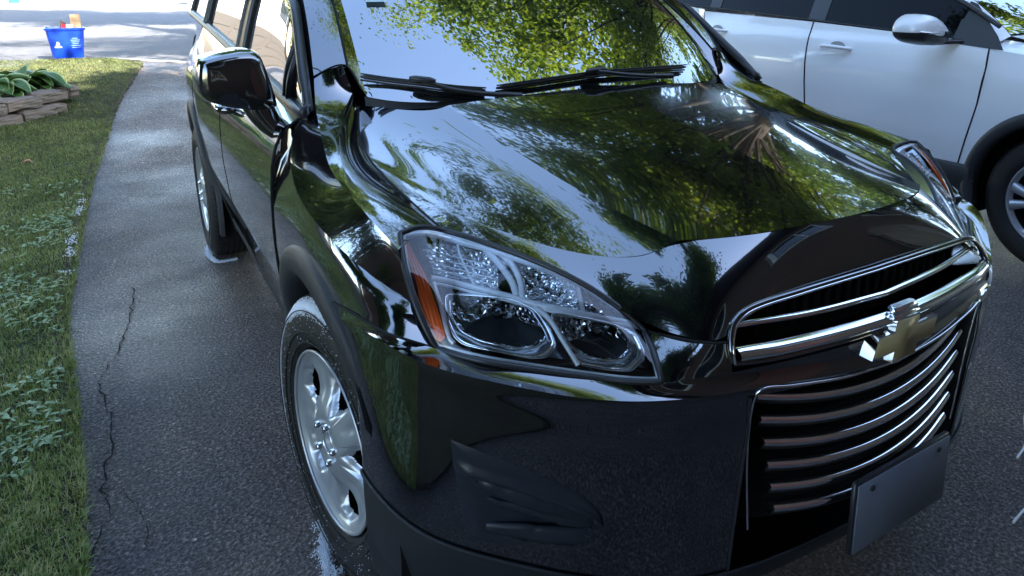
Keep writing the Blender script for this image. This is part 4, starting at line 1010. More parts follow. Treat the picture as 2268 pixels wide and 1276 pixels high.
mb = MB(); G = surf([[(2.735, .42, 1.165), (2.78, .25, 1.13), (2.80, 0, 1.09), (2.84, -.35, 1.02), (2.95, -.66, .93)], [(3.1, .30, 1.19), (3.1, .18, 1.17), (3.1, 0, 1.14), (3.1, -.4, 1.06), (3.1, -.78, .95)], [(3.47, .25, 1.20), (3.47, .15, 1.18), (3.47, 0, 1.155), (3.47, -.42, 1.07), (3.47, -.84, .95)]], 30, 20)
for s in (-1, 1): mb.grid(flr(G, s))
parr(mb.build("hood", WHITEP))
mb = MB(); G = surf([[(2.745, .43, 1.175), (2.785, .53, 1.25), (2.86, .81, 1.435), (2.94, 1.26, 1.615)], [(3.1, .31, 1.19), (3.1, .43, 1.26), (3.11, .74, 1.44), (3.12, 1.2, 1.63)], [(3.47, .26, 1.195), (3.47, .38, 1.265), (3.47, .70, 1.445), (3.47, 1.17, 1.635)]], 24, 16)
for s in (-1, 1): mb.grid(flr(G, s))
parr(mb.build("windshield", GLASS))
mb = MB(); G = surf([[(2.86, 1.25, 1.585), (2.85, 2.0, 1.625), (2.86, 2.8, 1.60), (2.9, 3.4, 1.52)], [(2.96, 1.25, 1.63), (2.95, 2.0, 1.67), (2.96, 2.8, 1.65), (3.0, 3.45, 1.57)], [(3.47, 1.17, 1.64), (3.47, 2.0, 1.70), (3.47, 2.8, 1.68), (3.47, 3.5, 1.60)]], 24, 12)
for s in (-1, 1): mb.grid(flr(G, s))
parr(mb.build("roof", WHITEP))
mb = MB(); G = surf([[(2.9, 3.4, 1.52), (3.47, 3.5, 1.60), (4.04, 3.4, 1.52)], [(2.9, 3.58, 1.25), (3.47, 3.68, 1.25), (4.04, 3.58, 1.25)]], 16, 6); mb.grid(G); parr(mb.build("rear_window", DARKGLASS))
mb = MB(); G = surf([[(2.9, 3.58, 1.25), (3.47, 3.68, 1.25), (4.04, 3.58, 1.25)], [(2.86, 3.64, .8), (3.47, 3.76, .8), (4.08, 3.64, .8)], [(2.82, 3.56, .35), (3.47, 3.66, .35), (4.12, 3.56, .35)]], 16, 10); mb.grid(G); parr(mb.build("tailgate", WHITEP))
mb = MB(); G = surf([[(2.95, -.66, .93), (3.47, -.86, .94), (3.99, -.66, .93)], [(2.85, -.72, .75), (3.47, -.95, .75), (4.09, -.72, .75)], [(2.72, -.62, .48), (3.47, -.93, .5), (4.22, -.62, .48)], [(2.76, -.6, .25), (3.47, -.88, .25), (4.18, -.6, .25)]], 24, 14); mb.grid(G); parr(mb.build("front_bumper", WHITEP))
mb = MB(); mb.box((3.47, 1.35, .30), (1.3, 3.9, .12)); parr(mb.build("underbody", BLACK))

# ================================================================== a dark car far down the street
def far_car(loc, rz):
    root = empty("distant_car", loc, rz, "dark car stopped on the sunlit street far behind the black SUV", "car")
    dp = mat("dark_car_paint", (.02, .022, .026), .2, coat=1)
    st = np.linspace(-2.2, 2.2, 23); mb = MB(); G = []
    for x in st:
        e = abs(x)/2.2; wy = .86-.16*e**6; top = interp(x, [-2.2, -1.9, -1.1, -.6, .7, 1.5, 1.9, 2.2], [.62, .78, .88, .92, .95, .93, .88, .70])
        G.append([(x, wy*.9, .22), (x, wy, .35), (x, wy, .62), (x, wy*.97, top-.08), (x, wy*.85, top), (x, 0, top+.02), (x, -wy*.85, top), (x, -wy*.97, top-.08), (x, -wy, .62), (x, -wy, .35), (x, -wy*.9, .22)])
    mb.grid(np.array(G)); mb.add(G[0], [tuple(range(11))]); mb.add(G[-1], [tuple(range(11))]); o = mb.build("body", dp, root)
    mb = MB(); C = []
    for x, h in ((-.95, .90), (-.35, 1.36), (.5, 1.42), (1.1, 1.34), (1.75, .94)): C.append([(x, .74, .88), (x, .62 if h > 1 else .72, h), (x, 0, h+.02), (x, -.62 if h > 1 else -.72, h), (x, -.74, .88)])
    mb.grid(bspl(np.array(C), 14)); mb.build("windows", DARKGLASS, root)
    mb = MB(); mb.box((.35, 0, 1.425), (1.1, 1.15, .03), bev=.01); mb.build("roof", dp, root)
    t0 = None
    for x in (-1.38, 1.35):
        for y in (-.80, .80):
            if t0 is None:
                mb = MB(); mb.tube([(0, -.11, 0), (0, -.09, 0), (0, .09, 0), (0, .11, 0)], [.29, .325, .325, .29], 28); mb.tube([(0, -.115, 0), (0, .115, 0)], .20, 20, 1); t0 = mb.build("wheel", [RUBBER, SILVER], root); t0.location = (x, y, .325)
            else: c = t0.copy(); COL.objects.link(c); c.location = (x, y, .325)
far_car((4.05, 38.2, .34), R(9))

# ================================================================== recycling boxes
BLUE = mat("blue_plastic", (.006, .045, .48), .38, coat=.3, var=.15, vscale=3)
LBLUE = mat("light_blue_plastic", (.05, .35, .75), .45)
PRINT = mat("white_print", (.75, .8, .88), .6)
def bin_(loc, rz, m, label, detail=True):
    root = empty("recycling_box", loc, rz, label, "recycling box")
    w0, d0, w1, d1, H = .165, .135, .205, .17, .40
    def ring(wx, dy, z, rr_=.04, n=6):
        P = []
        for cx, cy, a0 in ((wx-rr_, dy-rr_, 0), (-wx+rr_, dy-rr_, 90), (-wx+rr_, -dy+rr_, 180), (wx-rr_, -dy+rr_, 270)):
            for k in range(n): a = R(a0+90*k/(n-1)); P.append((cx+rr_*math.cos(a), cy+rr_*math.sin(a), z))
        return P
    mb = MB(); lev_ = [(0, .0), (.01, .01), (.5, .5), (.9, .9)]
    rs = [ring(w0-.01, d0-.01, 0), ring(w0, d0, .012), ring(w0+(w1-w0)*.5, d0+(d1-d0)*.5, H*.5), ring(w0+(w1-w0)*.93, d0+(d1-d0)*.93, H*.93), ring(w1+.012, d1+.012, H*.935), ring(w1+.014, d1+.014, H), ring(w1, d1, H+.004), ring(w1-.012, d1-.012, H-.01), ring(w0-.004, d0-.004, .02)]
    mb.grid(np.array(rs), 0, closed=True); mb.add(rs[0], [tuple(range(24))]); mb.add(rs[-1], [tuple(range(24))]); mb.build("tub", m, root, angle=40)
    if detail:
        def fp(x, z): t = z/H; return (x, -(d0+(d1-d0)*t)-.0035, z)
        mb = MB()
        for x0, x1, z0, z1 in ((-.135, -.055, .150, .168), (-.12, -.10, .172, .198), (-.092, -.075, .178, .215), (-.108, -.085, .205, .225)): mb.add([fp(x0, z0), fp(x1, z0), fp(x1-.005, z1), fp(x0+.005, z1)], [(0, 1, 2, 3)])
        mb.build("printed_emblem", PRINT, root)
        mb = MB()
        for k, (x0, x1) in enumerate(((.06, .12), (.045, .145), (.05, .135), (.06, .125), (.045, .145), (.05, .14))):
            z = .265-.024*k; mb.add([fp(x0, z), fp(x1, z), fp(x1, z+.006), fp(x0, z+.006)], [(0, 1, 2, 3)])
        mb.build("printed_text", mat("pale_print", (.25, .38, .75), .6), root)
    return root
bin_((-1.63, 10.62, .352), R(4), BLUE, "blue recycling box full of packaging at the end of the lawn")
bin_((-4.25, 39.6, .335), R(8), LBLUE, "light blue recycling box far away across the sunlit street", False)
mb = MB(); mb.box((-1.50, 10.66, .80), (.115, .016, .24), 0, rot=.2); o = mb.build("cardboard_piece", mat("cardboard", (.36, .25, .15), .9, var=.2, vscale=20), smooth=False); tag(o, "brown cardboard flap standing up in the blue recycling box", "cardboard")
mb = MB(); mb.tube([(-1.64, 10.60, .70), (-1.63, 10.60, .79)], [.03, .028], 14); mb.tube([(-1.63, 10.60, .79), (-1.628, 10.60, .80)], .026, 14); o = mb.build("drink_can", mat("red_can", (.5, .03, .05), .3, metal=.3)); tag(o, "red can poking out of the blue recycling box", "can")
mb = MB(); mb.box((-1.57, 10.59, .745), (.07, .05, .10), 0, rot=.5, bev=.006); o = mb.build("carton", mat("white_carton", (.7, .72, .74), .5)); tag(o, "small white carton beside the cardboard in the blue box", "carton")
mb = MB(); mb.add([(-1.68, 10.62, .70), (-1.60, 10.64, .72), (-1.60, 10.64, .80), (-1.66, 10.62, .86)], [(0, 1, 2, 3)]); mb.add([(-1.68, 10.634, .70), (-1.60, 10.654, .72), (-1.60, 10.654, .80), (-1.66, 10.634, .86)], [(3, 2, 1, 0)]); o = mb.build("packaging_flap", mat("dark_card", (.05, .03, .03), .7), smooth=False); tag(o, "dark pointed packaging flap behind the red can", "packaging")

# ================================================================== garden bed: stone blocks and hostas
STONE = mat("retaining_block", (.20, .165, .14), .92, bump=.5, bscale=70, var=.35, vscale=14)
def block(c, rz, d, jitter=.008):
    mb = MB(); n = 7; X, Y, Z = [q/2 for q in d]; rnd = random.Random(int(abs(c[0]*1000+c[1]*77+c[2]*9)))
    ph = [rnd.uniform(0, 6) for _ in range(6)]
    def P(u, v, w_):
        k = 1-.05*max(abs(u), abs(v))**6*max(abs(w_), .6)**6
        x, y, z = u*X*k, v*Y*k, w_*Z*(1-.10*(max(abs(u), abs(v))**8))
        j = jitter*(math.sin(u*5+ph[0]+w_*4)+math.sin(v*6+ph[1])+math.sin(w_*7+u*3+ph[2]))*.6
        if abs(v) > .99: y += j
        if abs(u) > .99: x += j
        if abs(w_) > .99: z += j*.4
        return (c[0]+x*math.cos(rz)-y*math.sin(rz), c[1]+x*math.sin(rz)+y*math.cos(rz), c[2]+z)
    L_ = np.linspace(-1, 1, n)
    for a, f in ((1, lambda u, v: (u, v, 1)), (1, lambda u, v: (u, v, -1)), (1, lambda u, v: (u, 1, v)), (1, lambda u, v: (u, -1, v)), (1, lambda u, v: (1, u, v)), (1, lambda u, v: (-1, u, v))):
        mb.grid(np.array([[P(*f(u, v)) for v in L_] for u in L_]))
    return mb.build("stone_block", STONE, smooth=False)
wall = [(x-.09, y-.10) for x, y in [(-3.05, 5.62), (-2.80, 5.80), (-2.54, 6.02), (-2.29, 6.25), (-2.05, 6.48), (-1.82, 6.72), (-1.64, 6.97)]]
labels_t = {3: "upper stone block at the left end of the garden edging in view", 4: "big tan stone block at the front of the upper course of edging", 5: "middle upper stone block under the broad hosta leaves", 6: "end stone block where the garden edging turns back"}
labels_b = ["lower stone block left of the picture under the first upper one", "lower stone block left of the picture, second from the far left", "lower stone block left of the picture beside the picture edge", "lower stone block under the leftmost block in view", "lower grey stone block half sunk below the big tan front block", "lower stone block under the middle upper block", "lower stone block at the corner where the edging turns back"]
labels_o = ["upper stone block of the edging farthest left, outside the picture", "upper stone block second from the left end of the edging", "upper stone block just left of the picture edge"]
for i, (x, y) in enumerate(wall):
    for c_ in (0, 1):
        ox = .12 if c_ == 0 else 0; rz = R(43); h = .115
        xx, yy = x+ox*math.cos(rz), y+ox*math.sin(rz)
        if i == 6 and c_ == 0: xx, yy = x-.02, y-.02
        o = block((xx, yy, float(gz(yy))+.012+h*(c_+.5)-.02), rz+random.uniform(-.05, .05), (.305, .22, h-.012))
        if c_ and i in labels_t: tag(o, labels_t[i], "stone block", "stone blocks edging the garden bed")
        elif c_: tag(o, labels_o[i], "stone block", "stone blocks edging the garden bed")
        else: tag(o, labels_b[i], "stone block", "stone blocks edging the garden bed")
for i, (x, y) in enumerate([(-1.62, 7.26), (-1.72, 7.52), (-1.86, 7.77)]):
    o = block((x, y, float(gz(y))+.13), R(112), (.32, .22, .115)); tag(o, ["nearest of the three back blocks behind the spilling hosta", "middle of the three back blocks behind the spilling hosta", "farthest back block of the garden edging"][i], "stone block", "stone blocks edging the garden bed")
mb = MB(); mb.add([(x, y, float(gz(y))+.12) for x, y in [(-3.2, 5.9), (-2.5, 6.25), (-1.75, 6.95), (-1.75, 7.4), (-2.0, 7.8), (-2.7, 8.0), (-3.6, 7.2)]], [tuple(range(7))]); o = mb.build("garden_soil", SOIL); tag(o, kind='structure')
def leafmat(name, a, b, c, trans=.35, sc=2.5, rough=.5):
    m, t, p = newmat(name); o = t.nodes["Material Output"]
    n = noise(t, sc, 3, .6); f = noise(t, sc*14, 2, .5)
    mx = t.nodes.new("ShaderNodeMath"); mx.operation = 'MULTIPLY_ADD'; mx.inputs[1].default_value = .55; t.links.new(f.outputs["Fac"], mx.inputs[0])
    m2 = t.nodes.new("ShaderNodeMath"); m2.operation = 'MULTIPLY'; m2.inputs[1].default_value = .48; t.links.new(n.outputs["Fac"], m2.inputs[0]); t.links.new(m2.outputs[0], mx.inputs[2])
    col = ramp(t, mx.outputs[0], [(.36, a), (.5, b), (.64, c)]); t.links.new(col, p.inputs["Base Color"]); p.inputs["Roughness"].default_value = rough
    if trans:
        tr = t.nodes.new("ShaderNodeBsdfTranslucent"); t.links.new(mixc(t, 1., col, (1.3, 1.4, .5), 'MULTIPLY'), tr.inputs[0]); ms = t.nodes.new("ShaderNodeMixShader"); ms.inputs[0].default_value = trans
        t.links.new(p.outputs[0], ms.inputs[1]); t.links.new(tr.outputs[0], ms.inputs[2]); t.links.new(ms.outputs[0], o.inputs[0])
    return m
HOSTA = leafmat("hosta_leaf", (.035, .09, .025), (.06, .14, .035), (.09, .18, .05), .2, 6)
HEDGE = mat("hosta_margin", (.30, .40, .18), .5)
def hosta(cx, cy, n, size, label, big=True):
    mb = MB(); z0 = float(gz(cy))+.16
    for k in range(n):
        a = random.uniform(0, 2*math.pi); el = random.uniform(.15, 1.0); L_ = size*random.uniform(.75, 1.2); W_ = L_*random.uniform(.27, .36)
        st = L_*.5; d = Vector((math.cos(a), math.sin(a), 0)); s_ = Vector((-d.y, d.x, 0)); base = Vector((cx, cy, z0))+d*random.uniform(0, .10)+Vector((0, 0, st*el)); G = []; E_ = []
        tilt = random.uniform(-.3, .3)
        for i in range(9):
            t = i/8; wv = W_*math.sin(math.pi*min(1, t*.93+.05))**.75*(1-.25*t); p = base+d*(L_*t)+Vector((0, 0, L_*(.45*t-.75*t*t)*el)); row = []
            for q in (-1, -.8, -.4, 0, .4, .8, 1): row.append(tuple(p+s_*(wv*q)+Vector((0, 0, abs(q)**1.5*wv*.35+tilt*q*wv))))
            G.append(row)
        G = np.array(G); mb.grid(G[:, 1:6], 0); mb.grid(G[:, :2], 1); mb.grid(G[:, 5:], 1)
    o = mb.build("hosta_plant", [HOSTA, HEDGE]); tag(o, label, "hosta"); return o
hosta(-2.08, 6.98, 70, .27, "hosta with broad pale edged leaves behind the middle stone blocks")
hosta(-1.86, 7.22, 40, .27, "hosta spilling its largest leaves over the end stone block")
hosta(-2.45, 7.25, 46, .25, "tall hosta with green leaves at the left picture edge")
hosta(-2.42, 6.58, 110, .15, "low bushy plant of small leaves right behind the stone edging")
hosta(-2.17, 6.70, 110, .13, "low small leaved plant between the edging and the broad hosta")
hosta(-2.9, 6.6, 40, .22, "hosta in the bed left of the picture")

# ================================================================== lawn grass
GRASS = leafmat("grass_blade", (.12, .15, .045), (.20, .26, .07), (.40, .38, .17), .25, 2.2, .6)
CLOVER = leafmat("broad_weed_leaf", (.14, .22, .10), (.24, .34, .17), (.40, .48, .30), .2, 9)
EDX = np.array([p for p in LAWN_E if p[1] <= 9.65 and p[0] > -1.6][:19]); EDX = EDX[np.argsort(EDX[:, 1])]
GRASS_SHADE = leafmat("grass_blade_far_shade", (.075, .092, .03), (.13, .16, .046), (.25, .25, .10), .2, 1.6, .6)  # darker copy of the lawn grass, shade put into its colour
def edge_x(y): return np.interp(y, EDX[:, 1], EDX[:, 0])
def grass(name, n, y0, y1, wmax, h0, h1, wd, label, m, power=1., spill=.02):
    y = y0+(y1-y0)*rng.random(n)**power; x = edge_x(y)+spill-wmax*rng.random(n)*(1+.10*(y-y0)); x = np.where(y > 9.5, x-(y-9.5)*.5, x)
    keep = ~((y > 6.15+(x+2.3)*.95) & (y < 7.9) & (x < -1.62) & (x > -3.4)) & (y < 10.35); x, y = x[keep], y[keep]; n = len(x)
    clump = np.sin(x*9+1.3*np.sin(y*7))*np.sin(y*8+1.7*np.sin(x*6)); hh = (h0+(h1-h0)*rng.random(n))*(1+.3*clump)
    a = rng.random(n)*2*np.pi; ln = rng.random(n)*.9+.15; w_ = wd*(.6+.8*rng.random(n)); z = gz(y)+.015
    dx, dy = np.cos(a), np.sin(a); sx, sy = -dy, dx; V = np.zeros((n, 5, 3))
    for k, (t, ww) in enumerate(((0, 1), (0, -1), (.55, -.8), (.55, .8), (1, 0))):
        bend = ln*hh*t*t; V[:, k, 0] = x+dx*bend+sx*w_*ww*.5; V[:, k, 1] = y+dy*bend+sy*w_*ww*.5; V[:, k, 2] = z+hh*t*(1-.45*ln*t)
    idx = np.arange(n)[:, None]*5; F = np.concatenate([idx+np.array([0, 1, 2, 3]), idx+np.array([3, 2, 4, 4])]); 
    me = bpy.data.meshes.new(name); F4 = (idx+np.array([0, 1, 2, 3])); F3 = (idx+np.array([3, 2, 4])); me.vertices.add(n*5); me.vertices.foreach_set("co", V.astype(np.float32).ravel())
    me.loops.add(n*7); me.loops.foreach_set("vertex_index", np.concatenate([F4.ravel(), F3.ravel()]).astype(np.int32)); me.polygons.add(2*n)
    me.polygons.foreach_set("loop_start", np.concatenate([np.arange(n)*4, n*4+np.arange(n)*3]).astype(np.int32)); me.materials.append(m); me.update(calc_edges=True)
    o = bpy.data.objects.new(name, me); COL.objects.link(o); tag(o, label, "grass", kind='stuff'); return o
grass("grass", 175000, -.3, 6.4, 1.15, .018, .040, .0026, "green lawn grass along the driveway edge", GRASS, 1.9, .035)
grass("grass", 66000, 3.2, 10.3, 1.2, .012, .032, .0045, "lawn grass reaching back to the kerb and the blue box", GRASS_SHADE, .9)
def weeds(n, y0, y1, wmax, size):
    V, F = [], []
    for _ in range(n):
        y = y0+(y1-y0)*random.random()**1.5; x = float(edge_x(y))-.01-wmax*random.random()**1.2; z = .03+random.random()*.03; a0 = random.uniform(0, 6.28)
        if math.sin(x*7+2*math.sin(y*3))+math.sin(y*5.5+x*3) < random.uniform(-.7, .9): continue
        for k in range(random.choice((2, 3, 3, 4))):
            a = a0+k*2.1+random.uniform(-.4, .4); L_ = size*random.uniform(.6, 1.5); W_ = L_*random.uniform(.25, .42); d = np.array([math.cos(a), math.sin(a), random.uniform(-.1, .5)]); s_ = np.array([-d[1], d[0], random.uniform(-.3, .3)]); b = np.array([x, y, z+float(gz(y))]); o = len(V)
            for t, ww in ((0, 0), (.3, .8), (.65, 1), (1, 0), (.65, -1), (.3, -.8)): V.append(b+d*L_*t*(1 if t < .9 else 1)+s_*W_*ww*.6+np.array([0, 0, -.3*L_*t*t]))
            F.append((o, o+1, o+2, o+3)); F.append((o, o+3, o+4, o+5))
    o = fastmesh("ground_cover", V, F, CLOVER); tag(o, "broad leaved clover and weeds growing in the lawn", "weeds", kind='stuff')
weeds(2600, -.2, 4.4, .8, .022)
fl_ = MB(); 
def dead_leaf(x, y, s_, col, label):
    z = float(gz(y))+.05; mb = MB(); P = []
    for i in range(10): a = 2*math.pi*i/10; r_ = s_*(1 if i % 2 == 0 else .62); P.append((x+r_*math.cos(a), y+r_*math.sin(a), z+.012*math.sin(a*2+x)))
    mb.add([(x, y, z+.008)]+P, [(0, i+1, (i+1) % 10+1) for i in range(10)]); o = mb.build("fallen_leaf", mat("dry_leaf", col, .7)); tag(o, label, "leaf")
dead_leaf(-1.76, 5.05, .035, (.5, .22, .12), "orange fallen leaf lying alone on the lawn")
# pebbles scattered along the lawn edge
V = []
for i in range(70):
    y = random.uniform(.1, 5); x = float(edge_x(y))+random.uniform(-.02, .05) if i < 34 else random.uniform(-1.35, -.95); V.append((x, y, random.uniform(.002, .0055)))
mb = MB()
for x, y, r_ in V: mb.tube([(x-r_*.6, y, float(gz(y))+r_*.35), (x, y, float(gz(y))+r_*.5), (x+r_*.6, y+r_*.2, float(gz(y))+r_*.35)], [r_*.4, r_*.75, r_*.35], 6)
o = mb.build("gravel", mat("pale_gravel", (.42, .41, .40), .8, var=.3, vscale=50)); tag(o, "pale grit scattered on the asphalt beside the lawn", "gravel", kind='stuff')
# earth strip where the asphalt crumbles
mb = MB(); yy_ = np.linspace(-.5, 9.4, 260); ex = edge_x(yy_); G = []
for off_, zz in ((-.02, .026), (.0, .020), (.012, .008), (.022, .0015)): G.append(np.stack([ex+off_+rng.normal(0, .006, 260)*(1 if off_ > -.02 else 0), yy_, gz(yy_)+zz+rng.random(260)*.003], -1))
mb.grid(np.array(G)); tag(mb.build("crumbled_edge", mk_soil("edge_earth", (.03, .022, .014), (.06, .045, .03), (.10, .08, .055), 30), smooth=False), kind='structure')

# ================================================================== cracks in the driveway
CR = [[(-1.22, 2.25), (-1.24, 1.951), (-1.262, 1.716), (-1.303, 1.522), (-1.359, 1.327), (-1.34, 1.21), (-1.317, 1.051), (-1.325, .843), (-1.348, .662), (-1.329, .54), (-1.381, .303), (-1.37, .0)],
      [(-1.317, 1.051), (-1.27, 1.03), (-1.24, 1.045), (-1.20, 1.02)], [(-1.348, .662), (-1.29, .60), (-1.27, .50), (-1.25, .44), (-1.255, .33)], [(-1.34, 1.21), (-1.29, 1.27)], [(-1.325, .843), (-1.37, .78)]]
mb = MB()
for c in CR:
    P = jit(c, .008, 7); n = len(P); P = np.array(P); L_, R_ = [], []
    for i in range(n):
        d = P[min(i+1, n-1)]-P[max(i-1, 0)]; d /= np.linalg.norm(d); w_ = random.uniform(.0006, .0036)*(1 if c is CR[0] else .5); nn = np.array([-d[1], d[0]])*w_; L_.append((*(P[i]+nn), .0042)); R_.append((*(P[i]-nn), .0042))
    mb.grid(np.array([L_, R_]))
tag(mb.build("driveway_crack", mat("crack_black", (.006, .006, .007), 1.)), kind='structure')

# ================================================================== soap foam
def foam(name, pts, label):
    V, F = [], []; base = [(1, 0, 0), (-1, 0, 0), (0, 1, 0), (0, -1, 0), (0, 0, 1), (0, 0, -1)]; fc = [(0, 2, 4), (2, 1, 4), (1, 3, 4), (3, 0, 4), (2, 0, 5), (1, 2, 5), (3, 1, 5), (0, 3, 5)]
    for p, r_ in pts:
        o = len(V); V += [(p[0]+b[0]*r_, p[1]+b[1]*r_, p[2]+b[2]*r_) for b in base]; F += [tuple(o+i for i in f) for f in fc]
    o = fastmesh(name, V, F, FOAM, smooth=True); tag(o, label, "foam", kind='stuff')
pts = []
frng = random.Random(5)
for _ in range(5200):       # a thin wet line of suds round the contact patch of the front tyre
    t = frng.random()**.9; y = -.17+.36*t; x = -.868-.030*math.sin(math.pi*min(1, t*1.1))+frng.gauss(0, .006)+.05*max(0, .35-t)
    if math.sin(y*61)+math.sin(y*143+1) < frng.uniform(-1.6, .6): x += frng.gauss(0, .012)
    pts.append(((x, y, frng.uniform(.002, .009)), frng.uniform(.0007, .0024)))
st = R(7.54)
def tyre_pt(ang, r_, dx=-.0145):   # on the outer sidewall of the steered front wheel, angle from rearward horizontal
    yl, zl_ = r_*math.cos(ang), r_*math.sin(ang); return (-.868+dx*math.cos(st)-yl*math.sin(st), dx*math.sin(st)+yl*math.cos(st), .346+zl_)
for _ in range(7000):
    a = R(random.triangular(-50, 118, 70)); r_ = random.gauss(.326, .007)-.014*random.random()**2*(1 if a > .9 else .3); k = interp(math.degrees(a), [-60, -20, 40, 90, 118], [.25, .8, 1, 1, .3])
    if random.random() > k: continue
    r_ = min(r_, .338); dx = interp(r_, [.272, .300, .322, .338], [-.0135, -.0115, -.0035, .011]); pts.append((tyre_pt(a, r_, dx), random.uniform(.0006, .0021)))
for _ in range(500):
    a = random.uniform(0, 6.28); r_ = random.uniform(.235, .335); dx = interp(r_, [.226, .245, .272, .300, .322, .338], [-.0055, -.0105, -.0135, -.0115, -.0035, .011]); pts.append((tyre_pt(a, r_, dx), random.uniform(.0006, .0016)))
foam("soap_foam", pts, "white soap suds clinging to the front tyre and around its foot")
pts = [((-.862-.020*math.sin(math.pi*t)+frng.gauss(0, .006), 2.38+.30*t, frng.uniform(.002, .014)), frng.uniform(.0015, .0035)) for t in np.random.default_rng(3).random(1300)]
pts += [((-.86+.09*t, 2.375+frng.gauss(0, .006), frng.uniform(.002, .010)), frng.uniform(.0015, .0035)) for t in np.random.default_rng(4).random(500)]
foam("soap_foam", pts, "white soap suds on the asphalt under the rear tyre")
pts = []
for y in np.linspace(2.35, 4.1, 900):
    if math.sin(y*9)+math.sin(y*23) > .3: pts.append(((float(edge_x(y))-.005+random.gauss(0, .012), y, .03+random.random()*.02), random.uniform(.002, .004)))
foam("soap_foam", pts, "white suds splashed along the lawn edge")
mb = MB(); mb.tube(crom([(.95, -.70, .006), (1.05, -.675, .006), (1.25, -.58, .006), (1.42, -.62, .006), (1.30, -.76, .006), (1.0, -.80, .006), (.74, -.83, .006), (.66, -.84, .006)], 60), .0038, 8); tag(mb.build("white_cord", mat("white_rubber", (.7, .7, .7), .5)), "thin white cord lying on the asphalt beside the SUV front", "cord")

# ================================================================== trees
BARK = mat("bark", (.045, .036, .028), .95, bump=1, bscale=14, var=.4, vscale=6)
LEAF_A = leafmat("maple_leaf", (.055, .10, .02), (.13, .185, .035), (.29, .33, .06), .45, .9)
LEAF_B = leafmat("oak_leaf", (.03, .06, .014), (.07, .12, .024), (.14, .19, .035), .40, .8)
def tree(x, y, h, crown, label, leaf=LEAF_A, n=26000, ls=.075, trunk_r=.17, seed=1, lean=(0, 0), dens=70, branches=26):
    rg = np.random.default_rng(seed); rd = random.Random(seed); root = empty("broadleaf_tree", (x, y, float(gz(y))-.03), 0, label, "tree", "garden and street trees around the driveway")
    cx, cy, cz, rx, ry, rz_ = crown     # crown relative to the trunk foot
    mb = MB(); top = Vector((cx*.6+lean[0], cy*.6+lean[1], h*.72)); P = [Vector((0, 0, 0)), Vector((cx*.05, cy*.05, h*.2)), Vector((cx*.25, cy*.25, h*.42)), top]; P = crom(P, 14)
    mb.tube(P, [trunk_r*(1.25 if i == 0 else 1-.055*i) for i in range(14)], 12)
    tips = []
    for k in range(branches):
        t = rd.uniform(.35, 1); s_ = Vector(P[int(t*13)]); u = rg.normal(size=3); u /= np.linalg.norm(u); r_ = rd.uniform(.55, 1.0); e = Vector((cx+u[0]*rx*r_, cy+u[1]*ry*r_, cz+u[2]*rz_*r_))
        m_ = (s_+e)/2+Vector((rd.uniform(-.3, .3), rd.uniform(-.3, .3), rd.uniform(.1, .5))); B_ = crom([s_, m_, e], 8); mb.tube(B_, [max(.008, trunk_r*.20*(1-i/7.6)) for i in range(8)], 6, cap=False); tips.append(B_)
    tr = mb.build("trunk", BARK, root)
    # clumps along the branches and through the crown
    C_ = []
    for B_ in tips:
        for q in B_[3:]: C_.append(np.array(q)+rg.normal(0, .22, 3))
    while len(C_) < dens*2:
        u = rg.normal(size=3); u /= np.linalg.norm(u); r_ = rg.random()**.4; C_.append(np.array([cx+u[0]*rx*r_, cy+u[1]*ry*r_, cz+u[2]*rz_*r_]))
    C_ = np.array(C_); k = rg.integers(0, len(C_), n); sz = (.14+.30*rg.random(len(C_)))[k][:, None]; q = C_[k]+rg.normal(0, 1, (n, 3))*sz*np.array([1, 1, .55])
    # leaves: small bent rhombs facing mostly up
    nrm_ = rg.normal(0, .75, (n, 3))+np.array([0, 0, 1.0]); nrm_ /= np.linalg.norm(nrm_, axis=1)[:, None]; a = rg.normal(size=(n, 3)); t1 = np.cross(nrm_, a); t1 /= np.linalg.norm(t1, axis=1)[:, None]; t2 = np.cross(nrm_, t1)
    s1 = (ls*(.6+.8*rg.random(n)))[:, None]; V = np.zeros((n, 6, 3)); 
    for i, (u_, v_) in enumerate(((-1, 0), (-.35, -.62), (.45, -.5), (1.05, 0), (.45, .5), (-.35, .62))): V[:, i] = q+t1*s1*u_+t2*s1*v_*.85-nrm_*s1*.25*abs(u_)
    F = (np.arange(n)[:, None]*6+np.arange(6)).astype(np.int32)
    fastmesh("crown", V.reshape(-1, 3), F, leaf, root); return root
# trees the paintwork reflects (all stand outside the picture or only show in reflection)
tree(5.9, 4.2, 9.5, (-2.7, -.8, 7.0, 4.1, 4.1, 2.2), "tall maple spreading its branches over the white SUV", n=60000, ls=.048, seed=3, branches=70, dens=130)
tree(5.2, 9.3, 9, (-.8, -.6, 5.3, 3.0, 3.0, 2.9), "yellow green maple beyond the white SUV near the kerb", n=36000, seed=4)
tree(8.6, 6.5, 10, (-.4, 0, 6.2, 3.4, 3.6, 3.6), "dark broad oak right of the white SUV", LEAF_B, n=30000, seed=5)
tree(2.2, 15.5, 9.5, (0, 0, 6.3, 3.6, 3.2, 2.9), "street maple behind the black SUV across the kerb", n=17000, seed=6, ls=.08)
tree(8.5, 14.5, 11, (0, 0, 6.6, 4.0, 3.6, 4.0), "big oak on the far side of the street corner", LEAF_B, n=30000, seed=7, ls=.1)
tree(-5.6, 7.6, 8.5, (.2, 0, 5.2, 2.2, 2.4, 2.3), "dark maple standing left of the hosta bed", LEAF_B, n=22000, seed=8)
tree(-4.9, 3.4, 9.5, (.1, .2, 6.2, 2.5, 2.8, 3.1), "dark maple on the left lawn nearest the black SUV", LEAF_B, n=34000, seed=17, ls=.07)
